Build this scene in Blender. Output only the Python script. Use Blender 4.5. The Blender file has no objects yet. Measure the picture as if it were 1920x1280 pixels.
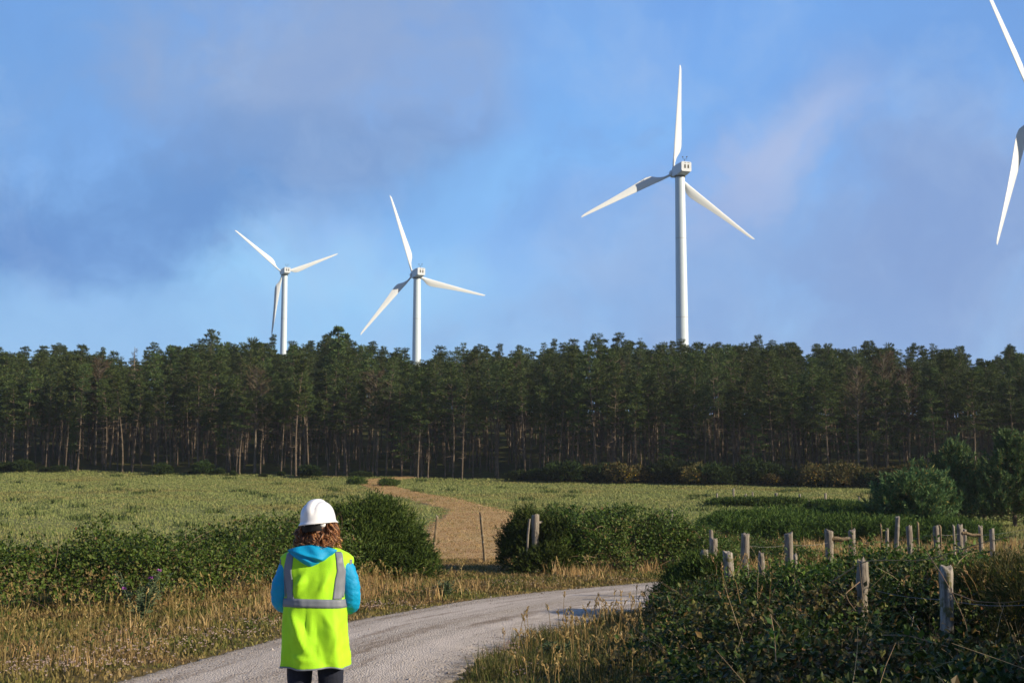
import bpy, math, random
import numpy as np
from mathutils import Vector, Matrix

R = math.radians
scn = bpy.context.scene
COL = scn.collection
rng = np.random.default_rng(7)
random.seed(7)

# ------------------------------------------------------------------ camera
PITCH = R(6.84); EYE = 1.65; F = 50 / 36 * 1920
cam = bpy.data.cameras.new('camera'); cam.lens = 50; cam.sensor_width = 36
cam.clip_start = 0.1; cam.clip_end = 5000
cam.dof.use_dof = True; cam.dof.focus_distance = 8.6; cam.dof.aperture_fstop = 14.0
camo = bpy.data.objects.new('camera', cam); COL.objects.link(camo)
camo.location = (0, 0, EYE); camo.rotation_euler = (R(90) + PITCH, 0, 0)
scn.camera = camo
FW = np.array([0, math.cos(PITCH), math.sin(PITCH)]); UP = np.array([0, -math.sin(PITCH), math.cos(PITCH)])
RT = np.array([1., 0, 0]); CAM = np.array([0, 0, EYE])
def ray(px, py):
    d = FW + RT * (px - 960) / F + UP * (640 - py) / F
    return d
def at(px, py, Y):
    d = ray(px, py); return CAM + d * Y / d[1]

# ------------------------------------------------------------------ exposure
scn.view_settings.view_transform = 'Standard'; scn.view_settings.look = 'None'
scn.view_settings.exposure = 0.6; scn.view_settings.gamma = 1.0
scn.render.use_motion_blur = False
try:
    scn.cycles.max_bounces = 6; scn.cycles.diffuse_bounces = 3; scn.cycles.transmission_bounces = 4
    scn.cycles.use_denoising = True
except Exception:
    pass

# ------------------------------------------------------------------ sun
SUN_EL = R(22); SUN_AZ = R(111)                      # clockwise from +Y (behind right shoulder)
SUN_DIR = Vector((math.cos(SUN_EL) * math.sin(SUN_AZ), math.cos(SUN_EL) * math.cos(SUN_AZ), math.sin(SUN_EL)))
sl = bpy.data.lights.new('sun', 'SUN'); sl.energy = 5.0; sl.angle = R(0.5); sl.color = (1.0, 0.83, 0.60)
slo = bpy.data.objects.new('sun', sl); COL.objects.link(slo)
slo.rotation_euler = SUN_DIR.to_track_quat('Z', 'Y').to_euler(); slo.location = (60, -30, 40)

# ------------------------------------------------------------------ node helper
def srgb(r, g, b):
    f = lambda c: (c / 12.92 if c <= .04045 else ((c + .055) / 1.055) ** 2.4)
    return (f(r / 255), f(g / 255), f(b / 255), 1)
class NT:
    def __init__(s, tree): s.t = tree
    def n(s, typ, **kw):
        nd = s.t.nodes.new(typ)
        ins = kw.pop('ins', {})
        for k, v in kw.items(): setattr(nd, k, v)
        for k, v in ins.items(): s.set(nd.inputs[k], v)
        return nd
    def set(s, sock, v):
        if isinstance(v, bpy.types.NodeSocket): s.t.links.new(v, sock)
        else:
            if isinstance(v, tuple) and len(v) == 3 and sock.type == 'RGBA': v = v + (1,)
            sock.default_value = v
    def math(s, op, a, b=0.0, clamp=False):
        nd = s.n('ShaderNodeMath', operation=op, use_clamp=clamp); s.set(nd.inputs[0], a); s.set(nd.inputs[1], b); return nd.outputs[0]
    def vmath(s, op, a, b):
        nd = s.n('ShaderNodeVectorMath', operation=op); s.set(nd.inputs[0], a); s.set(nd.inputs[1], b)
        return nd.outputs['Value'] if op in ('LENGTH', 'DOT_PRODUCT', 'DISTANCE') else nd.outputs['Vector']
    def mix(s, f, a, b, blend='MIX'):
        nd = s.n('ShaderNodeMix', data_type='RGBA', blend_type=blend); s.set(nd.inputs[0], f); s.set(nd.inputs[6], a); s.set(nd.inputs[7], b); return nd.outputs[2]
    def ramp(s, f, stops, interp='LINEAR'):
        nd = s.n('ShaderNodeValToRGB'); cr = nd.color_ramp; cr.interpolation = interp
        while len(cr.elements) < len(stops): cr.elements.new(0.5)
        for e, (p, c) in zip(cr.elements, stops):
            e.position = p; e.color = tuple(c)[:3] + (1,)
        s.set(nd.inputs[0], f); return nd.outputs[0]
    def noise(s, scale, detail=4, rough=.55, vec=None, out='Fac', dist=0.0):
        nd = s.n('ShaderNodeTexNoise'); nd.inputs['Scale'].default_value = scale; nd.inputs['Detail'].default_value = detail
        nd.inputs['Roughness'].default_value = rough; nd.inputs['Distortion'].default_value = dist
        if vec is not None: s.set(nd.inputs['Vector'], vec)
        return nd.outputs[out]
    def mrange(s, v, a, b, c=0.0, d=1.0, smooth=False):
        nd = s.n('ShaderNodeMapRange'); nd.interpolation_type = 'SMOOTHSTEP' if smooth else 'LINEAR'
        for i, q in enumerate((v, a, b, c, d)): s.set(nd.inputs[i], q)
        return nd.outputs[0]

# ------------------------------------------------------------------ world: sky with soft cloud banks
wd = bpy.data.worlds.new('World'); scn.world = wd; wd.use_nodes = True
w = NT(wd.node_tree); wd.node_tree.nodes.clear()
sky = w.n('ShaderNodeTexSky', sky_type='NISHITA', sun_disc=False, sun_elevation=SUN_EL, sun_rotation=SUN_AZ,
          air_density=1.0, dust_density=0.6, ozone_density=2.0)
SKYS = 0.10
tc = w.n('ShaderNodeTexCoord'); D = tc.outputs['Generated']
wn = w.noise(5.0, 5, .55, D, 'Color')
wv = w.vmath('SUBTRACT', wn, (0.5, 0.5, 0.5))
wsc = w.n('ShaderNodeVectorMath', operation='SCALE'); w.t.links.new(wv, wsc.inputs[0]); wsc.inputs['Scale'].default_value = 0.16
DW = w.vmath('ADD', D, wsc.outputs[0])
fine = w.noise(13.0, 6, .6, DW)
def rad(c, k=0.72):
    c = srgb(*c); return (c[0] * k / SKYS, c[1] * k / SKYS, c[2] * k / SKYS, 1)
sep = w.n('ShaderNodeSeparateXYZ'); w.t.links.new(D, sep.inputs[0])
zz = w.mrange(sep.outputs[2], 0.08, 1.0)
base = w.ramp(zz, [(0, rad((148, 194, 240))), (.13, rad((124, 178, 242))), (.3, rad((106, 160, 232))), (.5, rad((70, 112, 180))), (1, rad((44, 76, 138)))])
base = w.mix(w.mrange(sep.outputs[1], -.05, -.7, 0, .85, True), base, rad((66, 92, 134)))   # unseen sky behind the viewer, greyed to cut the fill light
cur = w.mix(0.85, sky.outputs[0], base)
# (px, py, rx, ry, angle, colour, strength): each cloud bank is a direction in the sky with an angular size
BANKS = [
    (560, 560, 460, 170, 0, (150, 206, 248), .9),
    (100, 120, 420, 320, 0, (108, 158, 218), .8),
    (660, 90, 520, 250, 4, (136, 163, 206), .95),
    (330, 400, 700, 130, 12, (96, 143, 202), .9),
    (80, 480, 420, 110, 4, (92, 140, 204), .75),
    (640, 270, 360, 70, 10, (118, 152, 202), .6),
    (700, 110, 260, 100, 0, (144, 168, 208), .5),
    (980, 310, 420, 100, 24, (130, 188, 244), .7),
    (1060, 130, 190, 220, 0, (114, 171, 236), .75),
    (100, 610, 360, 80, 0, (142, 190, 236), .8),
    (1720, 480, 620, 300, 0, (124, 155, 206), .95),
    (1300, 520, 330, 190, 30, (134, 173, 224), .7),
    (1130, 420, 210, 110, 10, (114, 160, 220), .65),
    (1450, 290, 230, 100, 22, (170, 186, 222), .88),
    (1380, 380, 160, 90, 30, (150, 176, 222), .5),
    (1780, 140, 420, 150, 0, (106, 155, 218), .75),
    (1420, 80, 300, 110, 0, (112, 166, 232), .6),
    (900, 600, 500, 60, 0, (136, 185, 236), .5),
    (1560, 640, 620, 120, 0, (128, 163, 214), .8),
]
for px, py, rx, ry, an, c, st in BANKS:
    d = ray(px, py); d = d / np.linalg.norm(d)
    v = w.vmath('SUBTRACT', DW, tuple(d))
    vr = w.n('ShaderNodeVectorRotate', rotation_type='Y_AXIS'); w.t.links.new(v, vr.inputs['Vector']); vr.inputs['Angle'].default_value = R(an)
    v = w.vmath('MULTIPLY', vr.outputs[0], (F / rx, F / rx, F / ry))
    ln = w.vmath('LENGTH', v, (0, 0, 0))
    ln = w.math('ADD', ln, w.math('MULTIPLY', w.math('SUBTRACT', fine, .5), 2.0))
    m = w.mrange(ln, 0.15, 1.25, st, 0.0, True)
    cur = w.mix(m, cur, rad(c))
wis = w.noise(9.0, 7, .62, DW)
cur = w.mix(w.mrange(wis, .5, .76, 0, .42), cur, rad((166, 192, 228)))
cur = w.mix(w.mrange(wis, .5, .22, 0, .26), cur, rad((96, 140, 204)))
bg = w.n('ShaderNodeBackground'); w.t.links.new(cur, bg.inputs[0]); bg.inputs[1].default_value = SKYS
wo = w.n('ShaderNodeOutputWorld'); w.t.links.new(bg.outputs[0], wo.inputs[0])

# ------------------------------------------------------------------ object helpers
def tag(o, label=None, cat=None, group=None, kind=None):
    if label: o['label'] = label
    if cat: o['category'] = cat
    if group: o['group'] = group
    if kind: o['kind'] = kind
    return o
def link(o, parent=None):
    COL.objects.link(o)
    if parent is not None: o.parent = parent
    return o
def empty(name, loc=(0, 0, 0), rz=0, label=None, cat=None, group=None):
    o = bpy.data.objects.new(name, None); o.empty_display_size = .2
    o.location = loc; o.rotation_euler = (0, 0, rz); link(o)
    return tag(o, label, cat, group)
def copy_tree(o, parent=None):
    c = o.copy(); link(c)
    if parent is not None: c.parent = parent
    for ch in list(o.children): copy_tree(ch, c)
    return c
class MB:
    def __init__(s): s.V = []; s.L = []; s.T = []; s.n = 0
    def add(s, V, Fc):
        V = np.asarray(V, float).reshape(-1, 3); Fc = np.asarray(Fc, np.int64)
        s.V.append(V); s.L.append((Fc + s.n).ravel()); s.T.append(np.full(len(Fc), Fc.shape[1], np.int64)); s.n += len(V)
        return s
    def mesh(s, name, m, smooth=False):
        me = bpy.data.meshes.new(name)
        V = np.concatenate(s.V); L = np.concatenate(s.L); T = np.concatenate(s.T)
        me.vertices.add(len(V)); me.vertices.foreach_set('co', V.astype(np.float32).ravel())
        me.loops.add(len(L)); me.loops.foreach_set('vertex_index', L.astype(np.int32))
        me.polygons.add(len(T)); me.polygons.foreach_set('loop_start', (np.cumsum(T) - T).astype(np.int32))
        me.polygons.foreach_set('loop_total', T.astype(np.int32))
        me.polygons.foreach_set('use_smooth', np.full(len(T), smooth, bool))
        me.update(calc_edges=True); me.validate()
        if m: me.materials.append(m)
        return me
    def build(s, name, m, parent=None, smooth=False):
        return link(bpy.data.objects.new(name, s.mesh(name, m, smooth)), parent)
def unit(v): return v / np.maximum(np.linalg.norm(v, axis=-1, keepdims=True), 1e-9)
def rand_dirs(n, g=rng): return unit(g.normal(size=(n, 3)))
def vnoise(p, s=1.0, seed=0):
    g = np.random.default_rng(seed); o = np.zeros(p.shape[:-1]); a = 1.0
    for k in range(5):
        for _ in range(2):
            d = g.normal(size=p.shape[-1]); d /= np.linalg.norm(d)
            o = o + a * np.sin((p @ d) * s * (1.9 ** k) * 2.2 + g.uniform(0, 6.28))
        a *= .6
    return o / 2.6
def tube(P, rad_, sides=6, cap=False):
    P = np.asarray(P, float); n = len(P); rad_ = np.broadcast_to(np.asarray(rad_, float), (n,))
    T = unit(np.gradient(P, axis=0)); ref = np.array([0, 0, 1.]) if abs(T[0, 2]) < .8 else np.array([1., 0, 0])
    A = unit(np.cross(T, ref)); B = np.cross(T, A)
    q = np.arange(sides) / sides * 2 * np.pi
    V = P[:, None] + rad_[:, None, None] * (np.cos(q)[None, :, None] * A[:, None] + np.sin(q)[None, :, None] * B[:, None])
    i = np.arange(n - 1)[:, None] * sides; j = np.arange(sides)[None]; k = (j + 1) % sides
    Fc = np.stack([i + j, i + k, i + sides + k, i + sides + j], -1).reshape(-1, 4)
    return V.reshape(-1, 3), Fc
def grid_faces(nu, nv, wrap=False):
    i, j = np.meshgrid(np.arange(nu - 1), np.arange(nv if wrap else nv - 1), indexing='ij'); k = (j + 1) % nv
    return np.stack([i * nv + j, i * nv + k, (i + 1) * nv + k, (i + 1) * nv + j], -1).reshape(-1, 4)
def leaves(P, A, N, size, asp=.55, fold=.15, base_w=0.0):
    """folded leaf of two faces: base, left, tip, right"""
    P = np.asarray(P); n = len(P); size = np.broadcast_to(size, (n,))[:, None]
    A = unit(A); B = unit(np.cross(A, N)); N = np.cross(B, A)
    V = np.stack([P, P + A * size * .45 + B * size * asp * .5 + N * size * fold, P + A * size, P + A * size * .45 - B * size * asp * .5 + N * size * fold], 1)
    b = np.arange(n)[:, None] * 4
    Fc = np.concatenate([b + np.array([[0, 1, 2]]), b + np.array([[0, 2, 3]])], 0)
    return V.reshape(-1, 3), Fc
def blades(P, hgt_, wid, lean, g=rng):
    """bent grass blades: two segments"""
    n = len(P); an = g.uniform(0, 6.283, n); d = np.stack([np.cos(an), np.sin(an), np.zeros(n)], -1)
    b = np.stack([-np.sin(an + g.normal(0, .6, n)), np.cos(an), np.zeros(n)], -1)
    h = hgt_[:, None]; wd_ = np.broadcast_to(wid, (n,))[:, None]; ln = np.broadcast_to(lean, (n,))[:, None]
    up = np.array([[0, 0, 1.]])
    m = P + up * h * .55 + d * h * ln * .35; t = P + up * h * (1 - .25 * ln) + d * h * ln
    V = np.stack([P - b * wd_ * .5, P + b * wd_ * .5, m + b * wd_ * .4, m - b * wd_ * .4, t], 1)
    q = np.arange(n)[:, None] * 5
    return V.reshape(-1, 3), q + np.array([[0, 1, 2, 3]]), q + np.array([[3, 2, 4]])

# ------------------------------------------------------------------ terrain
def edge_y(x): return 138 - (np.clip(x, -90, 90) + 50) * .29
def sramp(d, s=6.0): return .5 * (d + np.sqrt(d * d + s * s)) - 0.0
def hgt(x, y):
    x = np.asarray(x, float); y = np.asarray(y, float)
    k = .0475 - .00011 * np.clip(x, -90, 90)
    ym = np.minimum(y, 300)
    a = k * (sramp(ym - 38) - .24 * np.exp(-((ym - 38) / 40) ** 2))
    e = y - edge_y(x)
    s2 = .118 - .0001 * np.clip(x, -90, 90)
    b = s2 * (sramp(np.minimum(e, 400)) - sramp(np.minimum(e, 400) - 70))
    c = -.047 * sramp(ym - 215, 20) * .7
    f = .05 * np.sin(x * .31 + y * .17) * np.sin(y * .23 - x * .11) * np.clip((y - 40) / 30, 0, 1)
    g0 = float(.0475 * (sramp(np.array(-38.)) - .24 * np.exp(-(38 / 40) ** 2)))
    return a + b + c + f
H0 = 0.0
def ground_at(px, py, lo=6., hi=260.):
    d = ray(px, py); Y = np.linspace(lo, hi, 8000); P = CAM[None] + d[None] * (Y / d[1])[:, None]
    below = P[:, 2] <= hgt(P[:, 0], P[:, 1])
    i = int(np.argmax(below)) if below.any() else len(Y) - 1
    return P[i]

# road edges measured on the flat ground (x, y)
RL = np.array([(-5.2, -20), (-4.9, 0), (-4.6, 8.6), (-3.95, 13.7), (-3.05, 19.1), (-2.45, 22), (-.9, 26.7), (.6, 29.6), (3.2, 33.2), (6.5, 36.9), (11, 37.2), (18, 38.5), (30, 39.5), (60, 40)])
RR = np.array([(-1.3, -20), (-1.0, 0), (-.75, 8.6), (-.57, 13.7), (-.45, 15.7), (0.05, 18.3), (1.15, 21.5), (2.25, 24.4), (4.3, 27.6), (7.0, 30.3), (11.5, 32.4), (18.5, 34), (30.5, 35), (60, 35.5)])
def resample(P, n):
    P = np.asarray(P, float); s = np.r_[0, np.cumsum(np.linalg.norm(np.diff(P, axis=0), axis=1))]
    for _ in range(1): pass
    t = np.linspace(0, s[-1], n); Q = np.stack([np.interp(t, s, P[:, k]) for k in range(P.shape[1])], -1)
    ker = np.ones(7) / 7
    for k in range(P.shape[1]):
        pad = np.r_[np.repeat(Q[:1, k], 3), Q[:, k], np.repeat(Q[-1:, k], 3)]; Q[:, k] = np.convolve(pad, ker, 'valid')
    return Q
RLs = resample(RL, 300); RRs = resample(RR, 300)
def poly_inside(x, y, poly):
    ins = np.zeros(np.shape(x), bool); n = len(poly)
    for i in range(n):
        x1, y1 = poly[i]; x2, y2 = poly[(i + 1) % n]
        c = ((y1 > y) != (y2 > y)) & (x < (x2 - x1) * (y - y1) / (y2 - y1 + 1e-12) + x1); ins ^= c
    return ins
ROADPOLY = np.concatenate([RLs[::4], RRs[::-4]])
def in_road(x, y): return poly_inside(x, y, ROADPOLY)

# dirt track through the meadow: left and right borders as pixels on the ground
TL = [(800, 1078), (795, 1040), (792, 1010), (802, 985), (830, 968), (840, 955), (770, 938), (700, 922), (672, 908), (680, 899), (760, 893)]
TR = [(975, 1082), (965, 1045), (962, 1010), (975, 978), (965, 962), (905, 948), (850, 934), (770, 920), (728, 909), (735, 901), (790, 894)]
TLw = np.array([ground_at(*p)[:2] for p in TL]); TRw = np.array([ground_at(*p)[:2] for p in TR])
TLs = resample(TLw, 160); TRs = resample(TRw, 160)
TRACKPOLY = np.concatenate([TLs[::3], TRs[::-3]])
def in_track(x, y):
    q = np.stack([x, y], -1); return poly_inside(x + .45 * vnoise(q, 1.1, 81), y + .8 * vnoise(q, .6, 82), TRACKPOLY)

# ------------------------------------------------------------------ materials
def newmat(name):
    m = bpy.data.materials.new(name); m.use_nodes = True; t = NT(m.node_tree)
    b = m.node_tree.nodes['Principled BSDF']; return m, t, b
def plain(name, col, rough=.7, spec=.3, var=.0, vscale=8, bump=0., bscale=60, metal=0.):
    m, t, b = newmat(name); b.inputs['Roughness'].default_value = rough; b.inputs['Specular IOR Level'].default_value = spec; b.inputs['Metallic'].default_value = metal
    c = tuple(col) + (1,)
    if var:
        o = t.n('ShaderNodeTexCoord'); nz = t.noise(vscale, 5, .6, o.outputs['Object'])
        c2 = tuple(min(1, q * (1 + var)) for q in col) + (1,); c1 = tuple(q * (1 - var) for q in col) + (1,)
        t.set(b.inputs['Base Color'], t.ramp(nz, [(.3, c1), (.7, c2)]))
    else: b.inputs['Base Color'].default_value = c
    if bump:
        o = t.n('ShaderNodeTexCoord'); bp = t.n('ShaderNodeBump', ins={'Strength': bump, 'Distance': .01, 'Height': t.noise(bscale, 4, .6, o.outputs['Object'])})
        t.set(b.inputs['Normal'], bp.outputs[0])
    return m
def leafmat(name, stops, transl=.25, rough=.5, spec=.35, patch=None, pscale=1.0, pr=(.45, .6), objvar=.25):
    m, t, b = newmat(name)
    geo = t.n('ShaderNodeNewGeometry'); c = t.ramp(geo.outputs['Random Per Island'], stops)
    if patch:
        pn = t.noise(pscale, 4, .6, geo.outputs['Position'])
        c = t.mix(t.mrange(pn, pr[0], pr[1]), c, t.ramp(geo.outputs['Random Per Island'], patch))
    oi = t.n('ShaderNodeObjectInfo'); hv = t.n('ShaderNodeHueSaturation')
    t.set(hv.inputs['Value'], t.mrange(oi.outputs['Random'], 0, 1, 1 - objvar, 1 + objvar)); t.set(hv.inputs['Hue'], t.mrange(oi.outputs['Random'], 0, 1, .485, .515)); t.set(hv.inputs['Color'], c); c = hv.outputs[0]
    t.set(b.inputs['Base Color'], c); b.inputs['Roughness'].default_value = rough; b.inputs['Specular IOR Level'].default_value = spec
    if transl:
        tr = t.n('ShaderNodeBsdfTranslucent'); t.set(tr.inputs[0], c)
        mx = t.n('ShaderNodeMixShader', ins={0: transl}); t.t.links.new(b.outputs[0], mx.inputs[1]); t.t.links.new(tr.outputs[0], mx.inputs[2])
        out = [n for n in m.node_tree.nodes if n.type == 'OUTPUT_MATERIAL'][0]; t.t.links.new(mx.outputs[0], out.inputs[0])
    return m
M = {}
M['bramble'] = leafmat('bramble_leaf', [(0, (.028, .06, .008)), (.5, (.06, .115, .015)), (.8, (.105, .18, .028)), (.95, (.16, .17, .05)), (.985, (.15, .13, .05)), (1, (.20, .09, .04))], .25, .5, .2)
M['bramble_shade_toned'] = leafmat('shade_toned_bramble_leaf', patch=[(0, (.04, .03, .015)), (.5, (.09, .065, .03)), (.85, (.16, .11, .05)), (1, (.10, .11, .03))], pscale=1.3, pr=(.50, .62), stops=[(0, (.011, .024, .005)), (.5, (.024, .047, .009)), (.85, (.05, .085, .016)), (.95, (.14, .15, .05)), (1, (.16, .07, .03))], transl=.2, rough=.5, spec=.16)  # thicket shade put into darker leaf greens; brown patches are dead growth
M['gorse'] = leafmat('gorse_needles', [(0, (.028, .054, .011)), (.6, (.056, .098, .018)), (1, (.105, .145, .03))], .15, .7, .12)
M['scrub'] = leafmat('shade_toned_scrub_leaves', [(0, (.012, .026, .008)), (.6, (.024, .046, .012)), (1, (.05, .075, .02))], .1, .7, .1)  # shadow along the wood's foot is put into these dark greens
M['gorse_dry'] = leafmat('dry_gorse_needles', [(0, (.045, .05, .015)), (.5, (.075, .075, .022)), (.85, (.11, .085, .03)), (1, (.20, .12, .03))], .15, .65, .2)
M['pine'] = leafmat('pine_needles', [(0, (.028, .048, .017)), (.6, (.064, .100, .032)), (1, (.125, .165, .050))], .15, .7, .12, objvar=.35)
M['pine_pale'] = leafmat('pale_pine_needles', [(0, (.04, .065, .025)), (.6, (.07, .10, .035)), (1, (.11, .14, .05))], .15, .7, .12, objvar=.25)
M['youngpine'] = leafmat('young_pine_needles', [(0, (.045, .09, .034)), (.6, (.085, .15, .055)), (.9, (.14, .21, .08)), (1, (.25, .16, .045))], .22, .65, .15, objvar=.15)
M['deadtwig'] = leafmat('dead_twigs', [(0, (.06, .046, .03)), (1, (.12, .092, .06))], .0, .9, .1, objvar=.2)
M['bark'] = plain('pine_bark', (.125, .10, .076), .95, .1, .45, 3.0, .6, 14)
M['bark_grey'] = plain('grey_bark', (.17, .145, .115), .95, .1, .4, 3.0, .6, 14)
M['stem'] = leafmat('bramble_stems', [(0, (.16, .10, .06)), (.6, (.26, .19, .12)), (1, (.38, .30, .2))], 0, .8, .2)
M['grass_meadow'] = leafmat('meadow_grass', [(0, (.18, .225, .075)), (.6, (.225, .27, .092)), (.9, (.28, .30, .115)), (1, (.35, .32, .14))], .35, .7, .1,
                            [(0, (.19, .18, .06)), (.6, (.26, .235, .085)), (1, (.34, .28, .12))], .13, (.48, .7), .05)
M['tussock'] = leafmat('tussock_grass', [(0, (.07, .105, .03)), (1, (.13, .17, .05))], .25, .7, .15)
M['grass_dry'] = leafmat('dry_grass', [(0, (.19, .125, .045)), (.4, (.38, .26, .11)), (.8, (.52, .38, .17)), (1, (.60, .47, .25))], .35, .7, .12,
                         [(0, (.08, .10, .025)), (.5, (.20, .18, .05)), (1, (.40, .30, .12))], .55, (.54, .66), .05)
M['grass_low'] = leafmat('low_verge_grass', [(0, (.07, .085, .02)), (.5, (.15, .15, .04)), (1, (.27, .21, .08))], .3, .7, .15,
                         [(0, (.13, .08, .035)), (.5, (.23, .15, .07)), (1, (.32, .23, .11))], .7, (.42, .6), .05)
M['grass_green'] = leafmat('green_verge_grass', [(0, (.06, .085, .02)), (.5, (.12, .14, .035)), (.8, (.22, .19, .07)), (1, (.32, .25, .11))], .3, .65, .2)
M['weed'] = leafmat('weed_leaf', [(0, (.04, .07, .015)), (.6, (.08, .13, .03)), (1, (.15, .17, .05))], .3, .6, .15)
M['clover'] = leafmat('clover_flower', [(0, (.45, .33, .28)), (.6, (.62, .50, .45)), (1, (.7, .62, .56))], .2, .8, .1)
M['gorseflower'] = leafmat('gorse_flower', [(0, (.7, .38, .02)), (1, (.8, .52, .04))], .2, .7, .2)
M['thistleflower'] = plain('thistle_flower', (.38, .12, .42), .8, .1)
M['thistle'] = leafmat('thistle_leaf', [(0, (.06, .10, .05)), (1, (.14, .19, .10))], .2, .6, .2)
M['ivy'] = leafmat('ivy_leaf', [(0, (.035, .08, .015)), (1, (.07, .14, .03))], .2, .45, .4)

# ground
def ground_mat():
    m, t, b = newmat('ground_soil_and_grass'); geo = t.n('ShaderNodeNewGeometry'); P = geo.outputs['Position']
    at_ = t.n('ShaderNodeVertexColor', layer_name='zone'); sp = t.n('ShaderNodeSeparateColor'); t.t.links.new(at_.outputs[0], sp.inputs[0])
    n1 = t.noise(.12, 5, .6, P); n2 = t.noise(1.4, 6, .65, P); n3 = t.noise(18, 5, .7, P)
    mead = t.mix(t.mrange(n1, .42, .64), (.185, .21, .075, 1), (.275, .25, .105, 1))
    mead = t.mix(t.mrange(n2, .35, .7), mead, (.12, .135, .042, 1))
    verge = t.ramp(n2, [(.3, (.09, .085, .026)), (.5, (.16, .115, .045)), (.7, (.21, .15, .065))])
    verge = t.mix(t.mrange(n3, .4, .7, 0, .6), verge, (.10, .095, .03, 1))
    fl = t.ramp(n2, [(.3, (.05, .035, .018)), (.55, (.055, .065, .018)), (.7, (.085, .11, .026))])
    c = t.mix(sp.outputs[0], mead, verge); c = t.mix(sp.outputs[1], c, fl)
    t.set(b.inputs['Base Color'], c); b.inputs['Roughness'].default_value = .95; b.inputs['Specular IOR Level'].default_value = .1
    bp = t.n('ShaderNodeBump', ins={'Strength': .6, 'Distance': .05, 'Height': n3}); t.set(b.inputs['Normal'], bp.outputs[0])
    return m
def gravel_mat():
    m, t, b = newmat('gravel'); geo = t.n('ShaderNodeNewGeometry'); P = geo.outputs['Position']
    vo = t.n('ShaderNodeTexVoronoi', feature='F1'); vo.inputs['Scale'].default_value = 46; t.set(vo.inputs['Vector'], P)
    vo2 = t.n('ShaderNodeTexVoronoi', feature='F1'); vo2.inputs['Scale'].default_value = 19; t.set(vo2.inputs['Vector'], P)
    n1 = t.noise(.9, 5, .6, P); n2 = t.noise(7, 6, .7, P)
    c = t.ramp(vo.outputs['Color'], [(0, (.22, .19, .155)), (.5, (.39, .35, .30)), (1, (.63, .58, .515))])
    c = t.mix(t.mrange(vo2.outputs['Color'], .2, .9, 0, .4), c, (.56, .49, .42, 1))
    c = t.mix(t.mrange(n2, .45, .75, 0, .38), c, (.29, .235, .18, 1))
    at_ = t.n('ShaderNodeVertexColor', layer_name='wear'); sp = t.n('ShaderNodeSeparateColor'); t.t.links.new(at_.outputs[0], sp.inputs[0])
    c = t.mix(t.math('MULTIPLY', sp.outputs[0], t.mrange(n1, .3, .7, .35, .9)), c, (.60, .545, .48, 1))
    c = t.mix(t.math('MULTIPLY', sp.outputs[1], t.mrange(n2, .35, .6, .2, .9)), c, (.22, .175, .10, 1))
    cmb = t.n('ShaderNodeCombineXYZ'); sx = t.n('ShaderNodeSeparateXYZ'); t.t.links.new(P, sx.inputs[0]); t.set(cmb.inputs[0], t.math('MULTIPLY', sp.outputs[2], 9.0)); t.set(cmb.inputs[1], t.math('MULTIPLY', t.math('ADD', sx.outputs[0], sx.outputs[1]), .10))
    stk = t.noise(1.5, 5, .65, cmb.outputs[0]); c = t.mix(t.mrange(stk, .50, .68, 0, .8), c, (.20, .155, .11, 1)); c = t.mix(t.mrange(stk, .46, .32, 0, .4), c, (.62, .55, .47, 1))
    t.set(b.inputs['Base Color'], c); b.inputs['Roughness'].default_value = .95; b.inputs['Specular IOR Level'].default_value = .15
    hh = t.math('ADD', t.math('MULTIPLY', vo.outputs['Distance'], -.8), t.math('MULTIPLY', n2, .9))
    bp = t.n('ShaderNodeBump', ins={'Strength': .8, 'Distance': .03, 'Height': hh}); t.set(b.inputs['Normal'], bp.outputs[0])
    return m
def track_mat():
    m, t, b = newmat('trodden_straw'); geo = t.n('ShaderNodeNewGeometry'); P = geo.outputs['Position']
    n1 = t.noise(.5, 5, .6, P); n2 = t.noise(5, 6, .7, P)
    c = t.ramp(n1, [(.32, (.27, .20, .08)), (.48, (.46, .32, .155)), (.58, (.42, .26, .125)), (.68, (.32, .18, .095))])
    c = t.mix(t.mrange(n2, .4, .7, 0, .6), c, (.46, .34, .175, 1)); c = t.mix(t.mrange(n2, .52, .3, 0, .75), c, (.17, .15, .05, 1))
    t.set(b.inputs['Base Color'], c); b.inputs['Roughness'].default_value = .95; b.inputs['Specular IOR Level'].default_value = .1
    at_ = t.n('ShaderNodeVertexColor', layer_name='wear'); sp = t.n('ShaderNodeSeparateColor'); t.t.links.new(at_.outputs[0], sp.inputs[0])
    c = t.mix(t.math('MULTIPLY', sp.outputs[0], t.mrange(n2, .3, .6, .3, .8)), c, (.40, .225, .115, 1))
    mid = t.mrange(t.math('ABSOLUTE', t.math('SUBTRACT', sp.outputs[2], .5)), .04, .16, 1, 0, True); c = t.mix(t.math('MULTIPLY', mid, t.mrange(t.noise(1.2, 5, .65, P), .42, .58, .0, .8)), c, (.24, .22, .08, 1))
    edg = t.mrange(t.math('ABSOLUTE', t.math('SUBTRACT', sp.outputs[2], .5)), .30, .48, 0, 1, True); c = t.mix(t.math('MULTIPLY', edg, t.mrange(t.noise(.9, 5, .65, P), .38, .6, .1, .95)), c, (.23, .215, .08, 1))
    bp = t.n('ShaderNodeBump', ins={'Strength': .7, 'Distance': .05, 'Height': n2}); t.set(b.inputs['Normal'], bp.outputs[0])
    return m
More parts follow.
